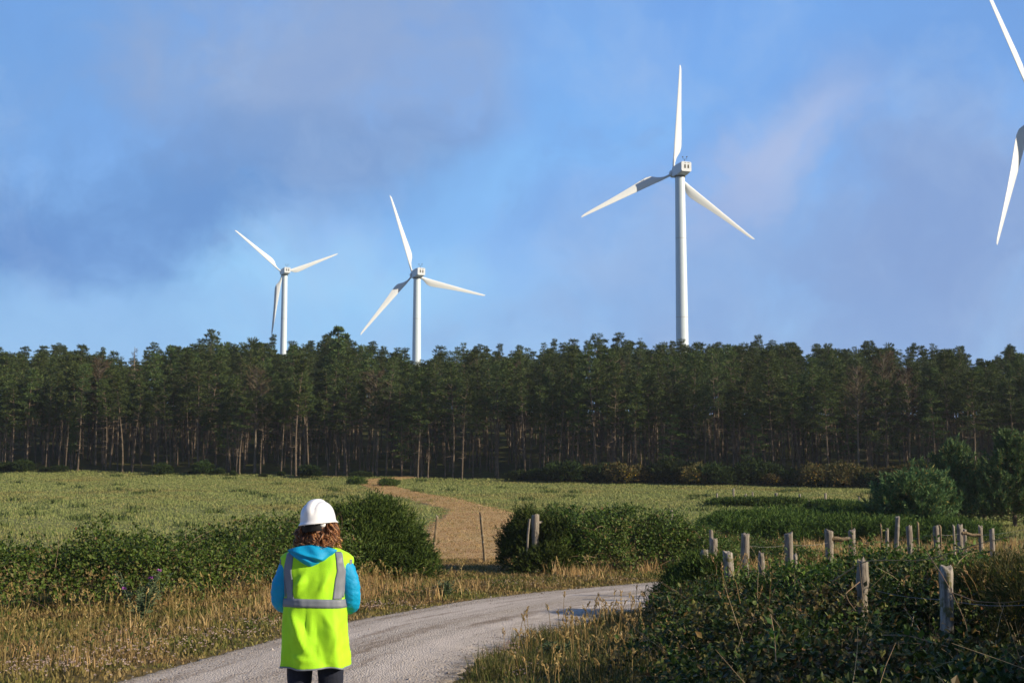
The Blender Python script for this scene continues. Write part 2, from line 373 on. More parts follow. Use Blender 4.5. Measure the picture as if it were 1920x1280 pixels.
def wood_mat(name, c1, c2, moss=.0):
    m, t, b = newmat(name); o = t.n('ShaderNodeTexCoord'); mp = t.n('ShaderNodeMapping'); mp.inputs['Scale'].default_value = (26, 26, 2.2); t.t.links.new(o.outputs['Object'], mp.inputs[0])
    n1 = t.noise(1.6, 6, .65, mp.outputs[0]); n2 = t.noise(9, 5, .6, o.outputs['Object'])
    c = t.ramp(n1, [(.28, tuple(q * .35 for q in c1)), (.45, c1), (.7, c2)])
    c = t.mix(t.mrange(n2, .56, .72, 0, .7), c, (.40, .40, .33, 1))
    if moss: c = t.mix(t.mrange(t.noise(5, 4, .6, o.outputs['Object']), .52, .62, 0, moss), c, (.09, .09, .02, 1))
    t.set(b.inputs['Base Color'], c); b.inputs['Roughness'].default_value = .9; b.inputs['Specular IOR Level'].default_value = .15
    bp = t.n('ShaderNodeBump', ins={'Strength': .8, 'Distance': .012, 'Height': n1}); t.set(b.inputs['Normal'], bp.outputs[0])
    return m
M['ground'] = ground_mat(); M['gravel'] = gravel_mat(); M['track'] = track_mat()
M['wood'] = wood_mat('weathered_wood', (.17, .15, .125), (.32, .295, .255)); M['wood_moss'] = wood_mat('mossy_wood', (.20, .185, .16), (.46, .43, .39), .85)
M['wood_brown'] = wood_mat('brown_wood', (.17, .125, .075), (.30, .24, .15))
M['pebble'] = leafmat('pebbles', [(0, (.16, .14, .12)), (.6, (.34, .31, .28)), (1, (.52, .49, .45))], 0, .9, .2)
M['wire'] = plain('fence_wire', (.32, .31, .30), .6, .4, metal=.6)
M['tower'] = plain('white_tower_paint', (.54, .645, .72), .45, .4, .03, .6)
M['blade'] = plain('white_blade_paint', (.58, .63, .67), .45, .4, .03, .6)
M['nacelle'] = plain('nacelle_paint', (.53, .59, .65), .5, .4, .06, 1.2)
M['seam'] = plain('tower_seam', (.40, .43, .46), .6, .3)
M['dark'] = plain('dark_opening', (.07, .065, .05), .8, .2)

# ------------------------------------------------------------------ ground, road, track
def spaced(lo, hi, step, far_lo, far_hi, g=1.18):
    c = list(np.arange(lo, hi + 1e-6, step)); s = step; q = hi
    while q < far_hi: s *= g; q += s; c.append(q)
    s = step; q = lo; pre = []
    while q > far_lo: s *= g; q -= s; pre.append(q)
    return np.array(pre[::-1] + c)
xs = spaced(-60, 60, .8, -1500, 1500); ys = np.concatenate([spaced(2, 60, .5, -600, 60.1, 1.25)[:-1], np.arange(61, 230, 1.2), 230 + np.cumsum(1.5 * 1.12 ** np.arange(45))])
ys = np.unique(np.round(ys, 4))
X, Y = np.meshgrid(xs, ys, indexing='ij'); Z = hgt(X, Y)
gb = MB().add(np.stack([X, Y, Z], -1), grid_faces(len(xs), len(ys))[:, ::-1])
gnd = gb.build('ground', M['ground'], smooth=True); tag(gnd, kind='structure')
def sstep(v, a, b): q = np.clip((v - a) / (b - a), 0, 1); return q * q * (3 - 2 * q)
zv = (1 - sstep(Y + vnoise(np.stack([X, Y], -1), .3, 3) * 1.0, 39, 46)) * sstep(Y, -30, -10) * (1 - sstep(np.abs(X), 40, 70)); ee = Y - edge_y(X)
zf = sstep(ee + vnoise(np.stack([X, Y], -1), .3, 4) * 1.5, -3.0, 1.0)
ca = gnd.data.color_attributes.new('zone', 'FLOAT_COLOR', 'POINT')
ca.data.foreach_set('color', np.stack([zv, zf, zv * 0, zv * 0 + 1], -1).astype(np.float32).ravel())

def strip(name, A, B, nv, m, lift, jit=.0, wear=False, crown=0.):
    n = len(A); u = np.linspace(0, 1, nv)
    A = A.copy(); B = B.copy()
    if jit:
        s = np.arange(n)
        A[:, 0] += jit * vnoise(s[:, None] * 1., .35, 11); B[:, 0] += jit * vnoise(s[:, None] * 1., .35, 12)
        A[:, 1] += jit * vnoise(s[:, None] * 1., .5, 13); B[:, 1] += jit * vnoise(s[:, None] * 1., .5, 14)
    P = A[:, None] * (1 - u[None, :, None]) + B[:, None] * u[None, :, None]
    z = hgt(P[..., 0], P[..., 1]) + lift + crown * np.sin(np.pi * u)[None] 
    z[:, 0] -= lift + .02; z[:, -1] -= lift + .02
    o = MB().add(np.concatenate([P, z[..., None]], -1), grid_faces(n, nv)).build(name, m, smooth=True)
    if wear:
        a = np.exp(-((u - .27) / .09) ** 2) + np.exp(-((u - .74) / .09) ** 2); e = np.clip(np.exp(-(u / .05) ** 2) + np.exp(-((1 - u) / .06) ** 2) + .35 * np.exp(-((u - .5) / .05) ** 2), 0, 1)
        cc = np.stack([a, e, u, a * 0 + 1], -1)[None].repeat(n, 0)
        c = o.data.color_attributes.new('wear', 'FLOAT_COLOR', 'POINT'); c.data.foreach_set('color', cc.astype(np.float32).ravel())
    # orient up
    if o.data.polygons[len(o.data.polygons) // 2].normal.z < 0: o.data.flip_normals()
    return o
tag(strip('gravel_road', resample(RL, 700), resample(RR, 700), 61, M['gravel'], .015, .10, True, .03), kind='structure')
tag(strip('dirt_track', resample(TLw, 300), resample(TRw, 300), 25, M['track'], .05, .22, True), kind='structure')

# ------------------------------------------------------------------ grass and small ground cover (uncountable)
def frustum_pts(n, y0, y1, margin=1.5, g=rng, power=1.0):
    y = y0 + (y1 - y0) * g.uniform(0, 1, n) ** power
    half = y * (960 / F) + margin; x = g.uniform(-1, 1, n) * half
    return x, y
# meadow
n = 300000
x, y = frustum_pts(n, 38.5, 142, 3, power=.75)
k = (y < edge_y(x) + 1.5) & (~in_track(x, y) | ((vnoise(np.stack([x, y], -1), 1.3, 61) > .55) & (y > 50) & (rng.uniform(0, 1, len(x)) < .5))) & ~((y < 41) & (x > -1.9) & (x < .2))
x, y = x[k], y[k]; P = np.stack([x, y, hgt(x, y)], -1)
hh = (.07 + .11 * rng.uniform(0, 1, len(x))) * (.75 + .4 * np.clip(vnoise(np.stack([x, y], -1), .25, 5), -1, 1)); hh = np.clip(hh, .05, .4)
V, q, t3 = blades(P, hh, .012 + .0005 * y, rng.uniform(.1, .6, len(x)))
mg = MB(); mg.add(V, q); mg.n -= len(V); mg.V.append(np.zeros((0, 3))); mg.L.append((t3 + mg.n).ravel()); mg.T.append(np.full(len(t3), 3)); mg.n += len(V)
def blades_obj(name, P, hh, wd_, lean, m):
    V, q, t3 = blades(P, hh, wd_, lean); b = MB(); b.add(V, q); b.L.append(t3.ravel()); b.T.append(np.full(len(t3), 3)); return b.build(name, m)
tag(mg.build('meadow_grass', M['grass_meadow']), kind='stuff')
# tussocks in the meadow
tx, ty = frustum_pts(120, 42, 135, 2); kk = (ty < edge_y(tx) - 2) & ~in_track(tx, ty); tx, ty = tx[kk], ty[kk]
bx = np.repeat(tx, 60) + rng.normal(0, .28, len(tx) * 60); by = np.repeat(ty, 60) + rng.normal(0, .22, len(tx) * 60)
tag(blades_obj('meadow_tussocks', np.stack([bx, by, hgt(bx, by)], -1), rng.uniform(.15, .36, len(bx)), .02 + .0005 * by, rng.uniform(.2, .8, len(bx)), M['tussock']), kind='stuff')
# straw blades on the track
x = rng.uniform(-14, 3, 260000); y = rng.uniform(34, 140, 260000); k = in_track(x, y); x, y = x[k], y[k]
tag(blades_obj('track_stubble', np.stack([x, y, hgt(x, y) + .04], -1), rng.uniform(.02, .07, len(x)) * (1 + 1.2 * (vnoise(np.stack([x, y], -1), 1.5, 97) > .5)), .02, rng.uniform(.8, 1.4, len(x)), M['grass_dry']), kind='stuff')

def side_of(x, y):     # signed distance to the road borders: left border (positive = outside on the left), right border
    dl = np.full(len(x), 1e9); dr = np.full(len(x), 1e9)
    for a in range(0, len(RLs), 3): dl = np.minimum(dl, np.hypot(x - RLs[a, 0], y - RLs[a, 1]))
    for a in range(0, len(RRs), 3): dr = np.minimum(dr, np.hypot(x - RRs[a, 0], y - RRs[a, 1]))
    return dl, dr
# low cover on every verge
x, y = frustum_pts(200000, 10, 46, 1.5, power=.8); k = ~in_road(x, y) & (~in_track(x, y) | (y < 42)); x, y = x[k], y[k]
dl, dr = side_of(x, y); left = dl < dr
P = np.stack([x, y, hgt(x, y)], -1)
hh = np.clip(.03 + .10 * sstep(np.minimum(dl, dr), .1, 1.2) * rng.uniform(.4, 1.4, len(x)), .025, .2)
kl = left | (y > 30)
tag(blades_obj('verge_grass', P[kl], hh[kl], .012 + .0005 * y[kl], rng.uniform(.2, .9, kl.sum()), M['grass_low']), kind='stuff')
kr = ~kl
tag(blades_obj('roadside_grass', P[kr], hh[kr] * 1.3, .010 + .0005 * y[kr], rng.uniform(.2, .9, kr.sum()), M['grass_green']), kind='stuff')
# tall dry grass on the left verge and beyond
cx, cy = frustum_pts(5200, 13, 50, 1.5, power=.8); kk = ~in_road(cx, cy) & (~in_track(cx, cy) | (cy < 39)); cx, cy = cx[kk], cy[kk]
dl, dr = side_of(cx, cy); left = (dl < dr) & (cy < 37); dmin = np.minimum(dl, dr)
gapz = (cx > -2.7) & (cx < 1.0) & (cy > 29.5) & (cy < 42)
dens = np.where(left, sstep(dmin, .7, 1.9), np.where(cx > 3.8, sstep(dmin, .4, 1.2) * (cy > 23.5), .0)); dens = np.where(gapz, dens * .05, dens); dens = np.where((cx < -4.6) & left, dens * (1 - .8 * sstep(dmin, 2.1, 3.0)), dens)
dens *= np.where(cy > 40, .8, 1.0) * sstep(vnoise(np.stack([cx, cy], -1), .9, 8), -.9, .3)
kk = rng.uniform(0, 1, len(cx)) < dens; cx, cy = cx[kk], cy[kk]; dm = dmin[kk]
m_ = 26; bx = np.repeat(cx, m_) + rng.normal(0, .13, len(cx) * m_); by = np.repeat(cy, m_) + rng.normal(0, .13, len(cx) * m_)
tallz = np.where((cy > 23) & (cy < 37), .18, 0.0) + np.where(cy > 37, .2, 0)
hb = np.repeat(np.clip(.10 + .22 * rng.uniform(0, 1, len(cx)) ** 1.5 + tallz * rng.uniform(.2, 1, len(cx)), .12, .8), m_) * rng.uniform(.55, 1.15, len(bx))
k = ~in_road(bx, by)
bx, by, hb = bx[k], by[k], hb[k]
tag(blades_obj('dry_grass', np.stack([bx, by, hgt(bx, by)], -1), hb, .006 + .00030 * by, rng.uniform(.05, .55, len(bx)), M['grass_dry']), kind='stuff')
# seed heads on stalks: left verge and right verge
def stalks(name, px_, py_, h0, h1, m, seedlen=.09):
    b = MB(); n = len(px_)
    for i in range(n):
        h = random.uniform(h0, h1); a = random.uniform(0, 6.28); l = random.uniform(.05, .3) * h
        z0 = float(hgt(px_[i], py_[i])); p0 = np.array([px_[i], py_[i], z0]); d = np.array([math.cos(a), math.sin(a), 0])
        pts = [p0, p0 + d * l * .2 + [0, 0, h * .5], p0 + d * l * .6 + [0, 0, h * .85], p0 + d * l + [0, 0, h]]
        rr = .0022 + .00007 * py_[i]
        b.add(*tube(pts, [rr, rr, rr * .8, rr * .6], 3))
        tip = pts[-1]; dd = unit(pts[-1] - pts[-2])
        k_ = 7; pp = tip[None] - dd[None] * np.linspace(0, seedlen, k_)[:, None]
        b.add(*leaves(pp, dd[None] + rng.normal(0, .35, (k_, 3)), rand_dirs(k_), .035 + .0008 * py_[i], .35, .2))
    return b.build(name, m)
x, y = frustum_pts(4000, 14, 34, 1, power=.9); k = ~in_road(x, y); x, y = x[k], y[k]; dl, dr = side_of(x, y)
k = (dl < dr) & (dl > 1.0) & ~((x > -2.7) & (x < 1.0) & (y > 29.5)) & (rng.uniform(0, 1, len(x)) < .5); tag(stalks('dry_seed_heads', x[k][:700], y[k][:700], .3, .6, M['grass_dry']), kind='stuff')
x = rng.uniform(-.2, 3.4, 1400); y = rng.uniform(12.5, 25, 1400); dl, dr = side_of(x, y); k = ~in_road(x, y) & (dr > .45) & (dr < 2.2) & (vnoise(np.stack([x, y], -1), 1.2, 21) > -.15)
tag(stalks('roadside_seed_heads', x[k][:240], y[k][:240], .25, .55, M['grass_dry'], .07), kind='stuff')
x = rng.uniform(-.4, 3.2, 9000); y = rng.uniform(12, 26, 9000); dl, dr = side_of(x, y); k = ~in_road(x, y) & (dr > .25) & (vnoise(np.stack([x, y], -1), 1.1, 22) > .05); x, y = x[k], y[k]
m_ = 5; bx = np.repeat(x, m_) + rng.normal(0, .05, len(x) * m_); by = np.repeat(y, m_) + rng.normal(0, .05, len(x) * m_)
k = ~in_road(bx, by); bx, by = bx[k], by[k]
tag(blades_obj('long_roadside_grass', np.stack([bx, by, hgt(bx, by)], -1), rng.uniform(.08, .30, len(bx)), .009, rng.uniform(.1, .7, len(bx)), M['grass_green']), kind='stuff')
# green weed clumps mixed into the straw of the left verge (uncountable ground cover)
wx, wy = frustum_pts(1500, 14, 40, 1, power=.9); k = ~in_road(wx, wy); wx, wy = wx[k], wy[k]; dl, dr = side_of(wx, wy); k = (dl < dr) & (dl > .35) & (dl < 4) & (vnoise(np.stack([wx, wy], -1), 1.0, 95) > .05); wx, wy = wx[k], wy[k]
m_ = 22; bx = np.repeat(wx, m_) + rng.normal(0, .11, len(wx) * m_); by = np.repeat(wy, m_) + rng.normal(0, .11, len(wx) * m_); k = ~in_road(bx, by); bx, by = bx[k], by[k]
Pw = np.stack([bx, by, hgt(bx, by) + rng.uniform(.02, .26, len(bx))], -1)
tag(MB().add(*leaves(Pw, rand_dirs(len(bx)), unit(rand_dirs(len(bx)) * .6 + np.array([0, 0, .8])), rng.uniform(.04, .08, len(bx)), .5, .1)).build('verge_weeds', M['weed']), kind='stuff')
sx_ = rng.uniform(2.4, 8.5, 900); sy_ = rng.uniform(15, 25, 900); k = (sx_ > np.interp(sy_, [15, 25], [2.2, 3.6])) & (vnoise(np.stack([sx_, sy_], -1), .8, 23) > .1)
tag(stalks('thicket_seed_heads', sx_[k][:260], sy_[k][:260], .65, 1.08, M['grass_dry'], .08), kind='stuff')
# clover heads
def clover(name, cen):
    P = []
    for cx_, cy_, sx, sy, n_ in cen:
        P.append(np.stack([rng.normal(cx_, sx, n_), rng.normal(cy_, sy, n_)], -1))
    P = np.concatenate(P); P = P[~in_road(P[:, 0], P[:, 1])]; P = np.c_[P, hgt(P[:, 0], P[:, 1]) + rng.uniform(.04, .12, len(P))]
    m_ = 9; PP = np.repeat(P, m_, 0) ; A = rand_dirs(len(PP)); A[:, 2] = np.abs(A[:, 2])
    b = MB().add(*leaves(PP, A, rand_dirs(len(PP)), np.repeat(rng.uniform(.012, .02, len(P)), m_), .6, .2)); return b.build(name, M['clover'])
g1 = [ground_at(930, 1222), ground_at(900, 1235), ground_at(1000, 1245), ground_at(980, 1268)]
tag(clover('clover_flowers', [(g1[0][0], g1[0][1], .22, .35, 130), (g1[1][0], g1[1][1], .12, .25, 60), (g1[2][0], g1[2][1], .2, .4, 60), (g1[3][0], g1[3][1], .25, .3, 60)]), kind='stuff')
lv = []
for px, py, s, c in ((130, 1255, .4, 160), (60, 1265, .5, 120), (200, 1230, .4, 130), (300, 1215, .4, 130), (420, 1195, .35, 110), (480, 1175, .3, 90), (700, 1140, .4, 110), (820, 1115, .5, 110), (960, 1098, .6, 120), (1100, 1088, .7, 120), (250, 1190, .6, 80)):
    p = ground_at(px, py); lv.append((p[0], p[1], s, s * .8, c))
tag(clover('verge_clover_flowers', lv), kind='stuff')
# loose stones on the road
x, y = frustum_pts(26000, 9, 40, .5, power=.8); k = in_road(x, y); x, y = x[k], y[k]; n = len(x)
oc = np.array([(1, 0, 0), (0, 1, 0), (-1, 0, 0), (0, -1, 0), (0, 0, 1), (0, 0, -1)], float); of = np.array([(0, 1, 4), (1, 2, 4), (2, 3, 4), (3, 0, 4), (1, 0, 5), (2, 1, 5), (3, 2, 5), (0, 3, 5)])
s = rng.uniform(.004, .012, n) * np.where(rng.uniform(0, 1, n) < .06, 2.2, 1)
V = oc[None] * s[:, None, None] * rng.uniform(.6, 1.4, (n, 6, 1)) * np.array([1, 1, .7]) + np.stack([x, y, hgt(x, y) + .03], -1)[:, None]
tag(MB().add(V, (of[None] + np.arange(n)[:, None, None] * 6).reshape(-1, 3)).build('loose_gravel', M['pebble']), kind='stuff')

# ------------------------------------------------------------------ bushes
def bush_points(lumps, n, g, zmin=-.35):
    """n points on lumpy ellipsoids with outward directions"""
    L = np.array(lumps, float); a = (L[:, 3] * L[:, 4] + L[:, 3] * L[:, 5] + L[:, 4] * L[:, 5]); i = g.choice(len(L), n, p=a / a.sum())
    d = rand_dirs(n, g); d[:, 2] = np.where(d[:, 2] < zmin, -d[:, 2], d[:, 2]); L = L[i]
    r = (1 - .30 * g.uniform(0, 1, n) ** 1.6) * (1 + .24 * vnoise(d * 2.2 + L[:, :3], 1.1, 31) + .11 * vnoise(d * 6 + L[:, :3], 1.3, 32))
    P = L[:, :3] + d * L[:, 3:6] * r[:, None]
    return P, unit(d / L[:, 3:6])
def drop(P):   # ground height under points
    return hgt(P[:, 0], P[:, 1])
def bramble_mesh(lumps, ntw, per, size, twl, g, zlift=True):
    P, N = bush_points(lumps, ntw, g)
    pk = (vnoise(P, 1.9, 91) < -.32) & (g.uniform(0, 1, len(P)) < .8); P, N = P[~pk], N[~pk]
    k = P[:, 2] > drop(P) + .03 if zlift else np.ones(len(P), bool); P, N = P[k], N[k]; n = len(P)
    D_ = unit(N + g.normal(0, .55, (n, 3)) + np.array([0, 0, .25])); ln = g.uniform(.4, 1.2, n) * twl
    u = (np.arange(per) + .5) / per
    Q = P[:, None] + D_[:, None] * (ln[:, None] * u[None])[..., None]; Q[..., 2] -= (u ** 2)[None] * ln[:, None] * .35
    Q = Q.reshape(-1, 3) + g.normal(0, size * .4, (n * per, 3))
    A = unit(np.repeat(D_, per, 0) * .4 + g.normal(0, .7, (n * per, 3))); NN = unit(np.repeat(N, per, 0) * .8 + np.array([0, 0, .7]) + g.normal(0, .45, (n * per, 3)))
    return leaves(Q, A, NN, size * g.uniform(.55, 1.25, len(Q)), .68, .10)
def spiky_mesh(lumps, ntw, per, size, twl, g, up=.8, asp=.16, zlift=True):
    P, N = bush_points(lumps, ntw, g); k = P[:, 2] > drop(P) + .02 if zlift else np.ones(len(P), bool); P, N = P[k], N[k]; n = len(P)
    D_ = unit(N + g.normal(0, .35, (n, 3)) + np.array([0, 0, up])); ln = g.uniform(.5, 1.2, n) * twl; u = (np.arange(per) + .3) / per
    Q = (P[:, None] + D_[:, None] * (ln[:, None] * u[None])[..., None]).reshape(-1, 3)
    A = unit(np.repeat(D_, per, 0) + g.normal(0, .55, (n * per, 3)))
    return leaves(Q, A, rand_dirs(n * per, g), size * g.uniform(.6, 1.25, len(Q)), asp, .05)
def canes(lumps, n, g, length, r0, droop=.5):
    P, N = bush_points(lumps, n, g); k = P[:, 2] > drop(P) + .1; P, N = P[k], N[k]; b = []
    for p, nn in zip(P, N):
        d = unit(nn + g.normal(0, .7, 3) + np.array([0, 0, .35])); l = length * g.uniform(.4, 1.3); s = np.linspace(0, 1, 7)[:, None]
        side = g.normal(0, .12, 3)
        pts = p - d * l * .25 + d * l * s + side * l * s ** 2 * 2 - np.array([0, 0, 1]) * droop * l * s ** 2
        b.append(tube(pts, r0 * (1.1 - .8 * s[:, 0]), 4))
    return b
def shoots(lumps, n, g, length, size):
    """single leafy sprays standing out of the top of a bush"""
    P, N = bush_points(lumps, n * 3, g, .1); k = (N[:, 2] > .45) & (P[:, 2] > drop(P) + .3); P, N = P[k][:n], N[k][:n]; out = []
    for p, nn in zip(P, N):
        d = unit(nn * .4 + g.normal(0, .35, 3) + np.array([0, 0, .9])); l = length * g.uniform(.4, 1.25); m_ = int(7 + 14 * l); u = g.uniform(.1, 1, m_); q = p + d * (l * u)[:, None] - np.array([0, 0, .25]) * (l * u ** 2.5)[:, None]
        A = unit(rand_dirs(m_, g) + d * .4); out.append(leaves(q, A, unit(rand_dirs(m_, g) * .5 + np.array([0, 0, 1])), size * g.uniform(.6, 1.2, m_) * (1.15 - .5 * u), .65, .1)); s_ = np.linspace(0, 1, 5)[:, None]
        out.append(tube(p + d * l * s_ - np.array([0, 0, .25]) * l * s_ ** 2.5, .004 * (1.1 - s_[:, 0] * .7), 3))
    return out
def flowers(lumps, n, g, size, clump=5):
    P, N = bush_points(lumps, n, g, 0.05); P = np.repeat(P * 1.0 + N * .05, clump, 0) + g.normal(0, size * 1.6, (n * clump, 3)); k = P[:, 2] > drop(P) + .1; P = P[k]
    return leaves(P, rand_dirs(len(P), g), rand_dirs(len(P), g), size * g.uniform(.7, 1.2, len(P)), .8, .2)
def along(spine, step, rx, rz, g, jit=.25):
    """lumps along a spine of (x, y, height, halfwidth)"""
    S = np.array(spine, float); s = np.r_[0, np.cumsum(np.linalg.norm(np.diff(S[:, :2], axis=0), axis=1))]; out = []
    for q in np.arange(0, s[-1] + .01, step):
        x_, y_, h_, w_ = [np.interp(q, s, S[:, k]) for k in range(4)]
        for _ in range(2):
            xx = x_ + g.normal(0, jit); yy = y_ + g.uniform(-1, 1) * w_ * .45; hh_ = h_ * g.uniform(.86, 1.0); z0 = float(hgt(xx, yy))
            out.append((xx, yy, z0 + hh_ * .45, rx * g.uniform(.8, 1.2), w_ * .75, hh_ * .55))
    return out
def make_bush(name, label, cat, parts, group=None, loc=None):
    o = empty(name, loc or (0, 0, 0), 0, label, cat, group)
    for pn, mat_, geoms in parts:
        b = MB()
        for gm in geoms: b.add(*gm)
        bo = b.build(pn, mat_, o)
        if pn != 'foliage': bo['kind'] = 'stuff'
    return o
g = np.random.default_rng(101)
L1 = along([(-15, 17.6, 1.2, 1.5), (-10.4, 20.6, 1.2, 1.5), (-7.9, 22.6, 1.2, 1.5), (-6.2, 26.0, 1.2, 1.4), (-5.0, 30.0, 1.36, 1.3), (-4.1, 32.4, 1.6, 1.2)], .6, .75, 1, g)
sp1 = at(193, 955, 26.0)
L1s = [(sp1[0], sp1[1], 1.3, .12, .12, .32), (sp1[0] - .3, sp1[1], 1.2, .3, .2, .2)]
hedge = make_bush('bramble_hedge', 'long bramble hedge behind the dry grass on the left verge of the road', 'hedge', [
    ('foliage', M['bramble'], [bramble_mesh(L1, 13000, 6, .072, .34, g), bramble_mesh(L1, 700, 8, .07, .62, g), bramble_mesh(L1s, 60, 7, .06, .2, g)]),
    ('stems', M['stem'], canes(L1, 260, g, .9, .005)), ('shoots', M['bramble'], shoots(L1, 150, g, .42, .06))])
L2 = [(-3.5, 34.0, .78, 1.0, 1.2, 1.0), (-2.95, 34.2, .62, .8, 1.1, .85), (-2.6, 34.2, .42, .5, .9, .6), (-4.3, 33.8, .75, .8, 1.0, .95), (-2.3, 33.8, .28, .5, .8, .42), (-3.6, 33.0, .5, .8, .7, .6), (-4.4, 32.9, .6, .7, .7, .7)]
make_bush('gorse_bush', 'tall rounded gorse bush beside the track opening, at the end of the bramble hedge', 'bush', [
    ('foliage', M['gorse'], [spiky_mesh(L2, 7000, 9, .12, .24, g, .6, .22), spiky_mesh(L2, 500, 12, .11, .42, g, .9, .2)]),
    ('stems', M['stem'], canes(L2, 60, g, .5, .006)), ('flowers', M['gorseflower'], [flowers(L2, 12, g, .03)])])
L3 = [(1.7, 37.3, .80, 1.1, 1.1, .92), (2.7, 37.5, .85, 1.2, 1.1, .88), (3.7, 37.8, .72, 1.2, 1.1, .76), (4.7, 38.1, .55, 1.1, 1.1, .62), (1.2, 36.7, .5, .7, .7, .6), (2.3, 36.5, .5, .8, .7, .6)]
make_bush('bramble_bush', 'dense bramble bush right of the track opening, behind the far bend of the road', 'bush', [
    ('foliage', M['bramble'], [bramble_mesh(L3, 7500, 6, .075, .30, g), bramble_mesh(L3, 260, 8, .07, .55, g)]), ('stems', M['stem'], canes(L3, 120, g, .8, .006)), ('shoots', M['bramble'], shoots(L3, 60, g, .4, .065))])
L4 = [(.45, 37.2, .72, .62, .9, .82), (.15, 37.0, .45, .42, .7, .6), (1.0, 36.9, .62, .7, .9, .75), (.55, 35.95, .22, .5, .4, .36), (.95, 35.9, .3, .5, .4, .45)]
make_bush('gorse_bush', 'dark gorse bush with a split post standing in it, right edge of the track opening', 'bush', [
    ('foliage', M['gorse'], [spiky_mesh(L4, 4200, 9, .10, .22, g, .5, .22)]), ('flowers', M['gorseflower'], [flowers(L4, 6, g, .03)])])
# low growth right of the bramble bush
L5 = [(5.6, 40.5, .35, 1.0, 1.2, .5), (6.6, 42.5, .35, 1.2, 1.4, .5), (5.2, 42.0, .6, .8, .8, .55), (7.6, 40.5, .3, 1.0, 1.0, .4)]
make_bush('bramble_bush', 'low loose bramble patch with straw coloured grass, behind the short post stub', 'bush', [
    ('foliage', M['bramble'], [bramble_mesh(L5, 3800, 6, .065, .3, g)])])
def gz(x_, y_, h_): return float(hgt(x_, y_)) + h_
L6 = [(x_, y_, gz(x_, y_, .12), rx, 1.9, min(rz, max(.25, (at(1400, 957, y_)[2] - gz(x_, y_, .12)) * .8))) for x_, y_, rx, rz in ((7.6, 51, 1.2, .62), (8.8, 52.5, 1.5, .85), (10.4, 54, 1.7, .95), (12, 54.5, 1.7, .85), (13.6, 54, 1.6, .7), (9.8, 51, 1.4, .6), (11.6, 51, 1.5, .6), (13.4, 50.6, 1.5, .5), (15.4, 50, 1.5, .5))]
make_bush('gorse_thicket', 'wide mid green gorse thicket between the road fence and the meadow', 'bush', [
    ('foliage', M['gorse'], [spiky_mesh(L6, 11000, 8, .16, .34, g, .9, .2)]), ('flowers', M['gorseflower'], [flowers(L6, 26, g, .05)])])
def far_gorse(px, py, wpx, hpx, label, n=2600):
    p = ground_at(px, py); sc = p[1] / F; rx = wpx * sc * .5; rz = hpx * sc
    L = [(p[0] + q * rx, p[1] + .6, p[2] + rz * .35, rx * .5, 1.0, rz * .65 * c) for q, c in ((-.6, .75), (-.15, 1), (.3, .85), (.7, .7))]
    make_bush('gorse_bush', label, 'bush', [('foliage', M['gorse'], [spiky_mesh(L, n, 7, .20, .3, g, .5, .25)])])
far_gorse(1420, 951, 170, 9, 'long low dark gorse patch at the meadow edge among the far fence posts')
far_gorse(1563, 963, 80, 15, 'small rounded dark gorse bush near the spreading young pine')
far_gorse(1625, 963, 50, 11, 'smallest dark gorse clump, tucked against the left side of the spreading young pine', 1200)
far_gorse(727, 912, 26, 9, 'small green tuft bush standing in the bend of the straw track', 500)
far_gorse(667, 909, 26, 9, 'small brownish tuft bush on the left edge of the track bend', 500)
# right foreground thicket
SIL = np.array([(1180, 1140), (1215, 1105), (1260, 1072), (1300, 1075), (1330, 1092), (1430, 1090), (1480, 1072), (1540, 1064), (1600, 1058), (1640, 1028), (1700, 1022), (1760, 1050), (1800, 1060), (1860, 1040), (1920, 1036), (2400, 1030)], float)
def capped(L, slack=.13):
    """keep the lumps as low as the growth in the photograph, so that the posts stand clear of it"""
    out = []
    for x_, y_, z_, rx, ry, rz in L:
        px = 960 + F * x_ / y_; lim = np.interp(px, SIL[:, 0], SIL[:, 1])
        if y_ < 14.6 and 1690 < px < 1880: lim = max(lim, 1200)
        if y_ < 15.6 and 1570 < px < 1665: lim = max(lim, 1128)
        top = EYE - (lim - 960) / F * y_ - slack; t0 = z_ + rz; k_ = min(1.0, max(.25, top / t0)); out.append((x_, y_, z_ * k_, rx, ry, rz * k_))
    return out
LB = []
for yy in np.arange(7.0, 21.5, .85):
    x0 = np.interp(yy, [7, 11, 13.7, 20, 23], [1.15, 1.35, 1.55, 2.35, 3.0])
    x1 = min(9.5, yy * .40 + 1.2)
    for xx in np.arange(x0 + .55, x1, .95):
        edge = min(1, (xx - x0) / 1.1)
        h = (.55 + .35 * edge) * g.uniform(.55, 1.3); h *= np.interp(yy, [7, 10, 12, 14, 16, 18, 21], [.74, .70, .62, .60, .82, 1.0, .98]) if xx > 2.6 else np.interp(yy, [7, 12, 16, 21], [.72, .8, .9, .98])
        LB.append((xx + g.normal(0, .2), yy + g.normal(0, .2), h * .45, .72 * g.uniform(.8, 1.2), .72 * g.uniform(.8, 1.2), h * .58))
LB = capped([l for l in LB if g.uniform() > .1])
thick = make_bush('bramble_thicket', 'big shaded bramble thicket filling the near right corner around the old fence posts', 'bush', [
    ('foliage', M['bramble_shade_toned'], [bramble_mesh(LB, 22000, 7, .064, .32, g), bramble_mesh(LB, 900, 9, .06, .6, g)]),
    ('stems', M['stem'], canes(LB, 900, g, .8, .0036, .4)), ('shoots', M['bramble'], shoots(LB, 170, g, .42, .055)), ('flowers', M['clover'], [flowers(LB, 70, g, .02, 4)])])
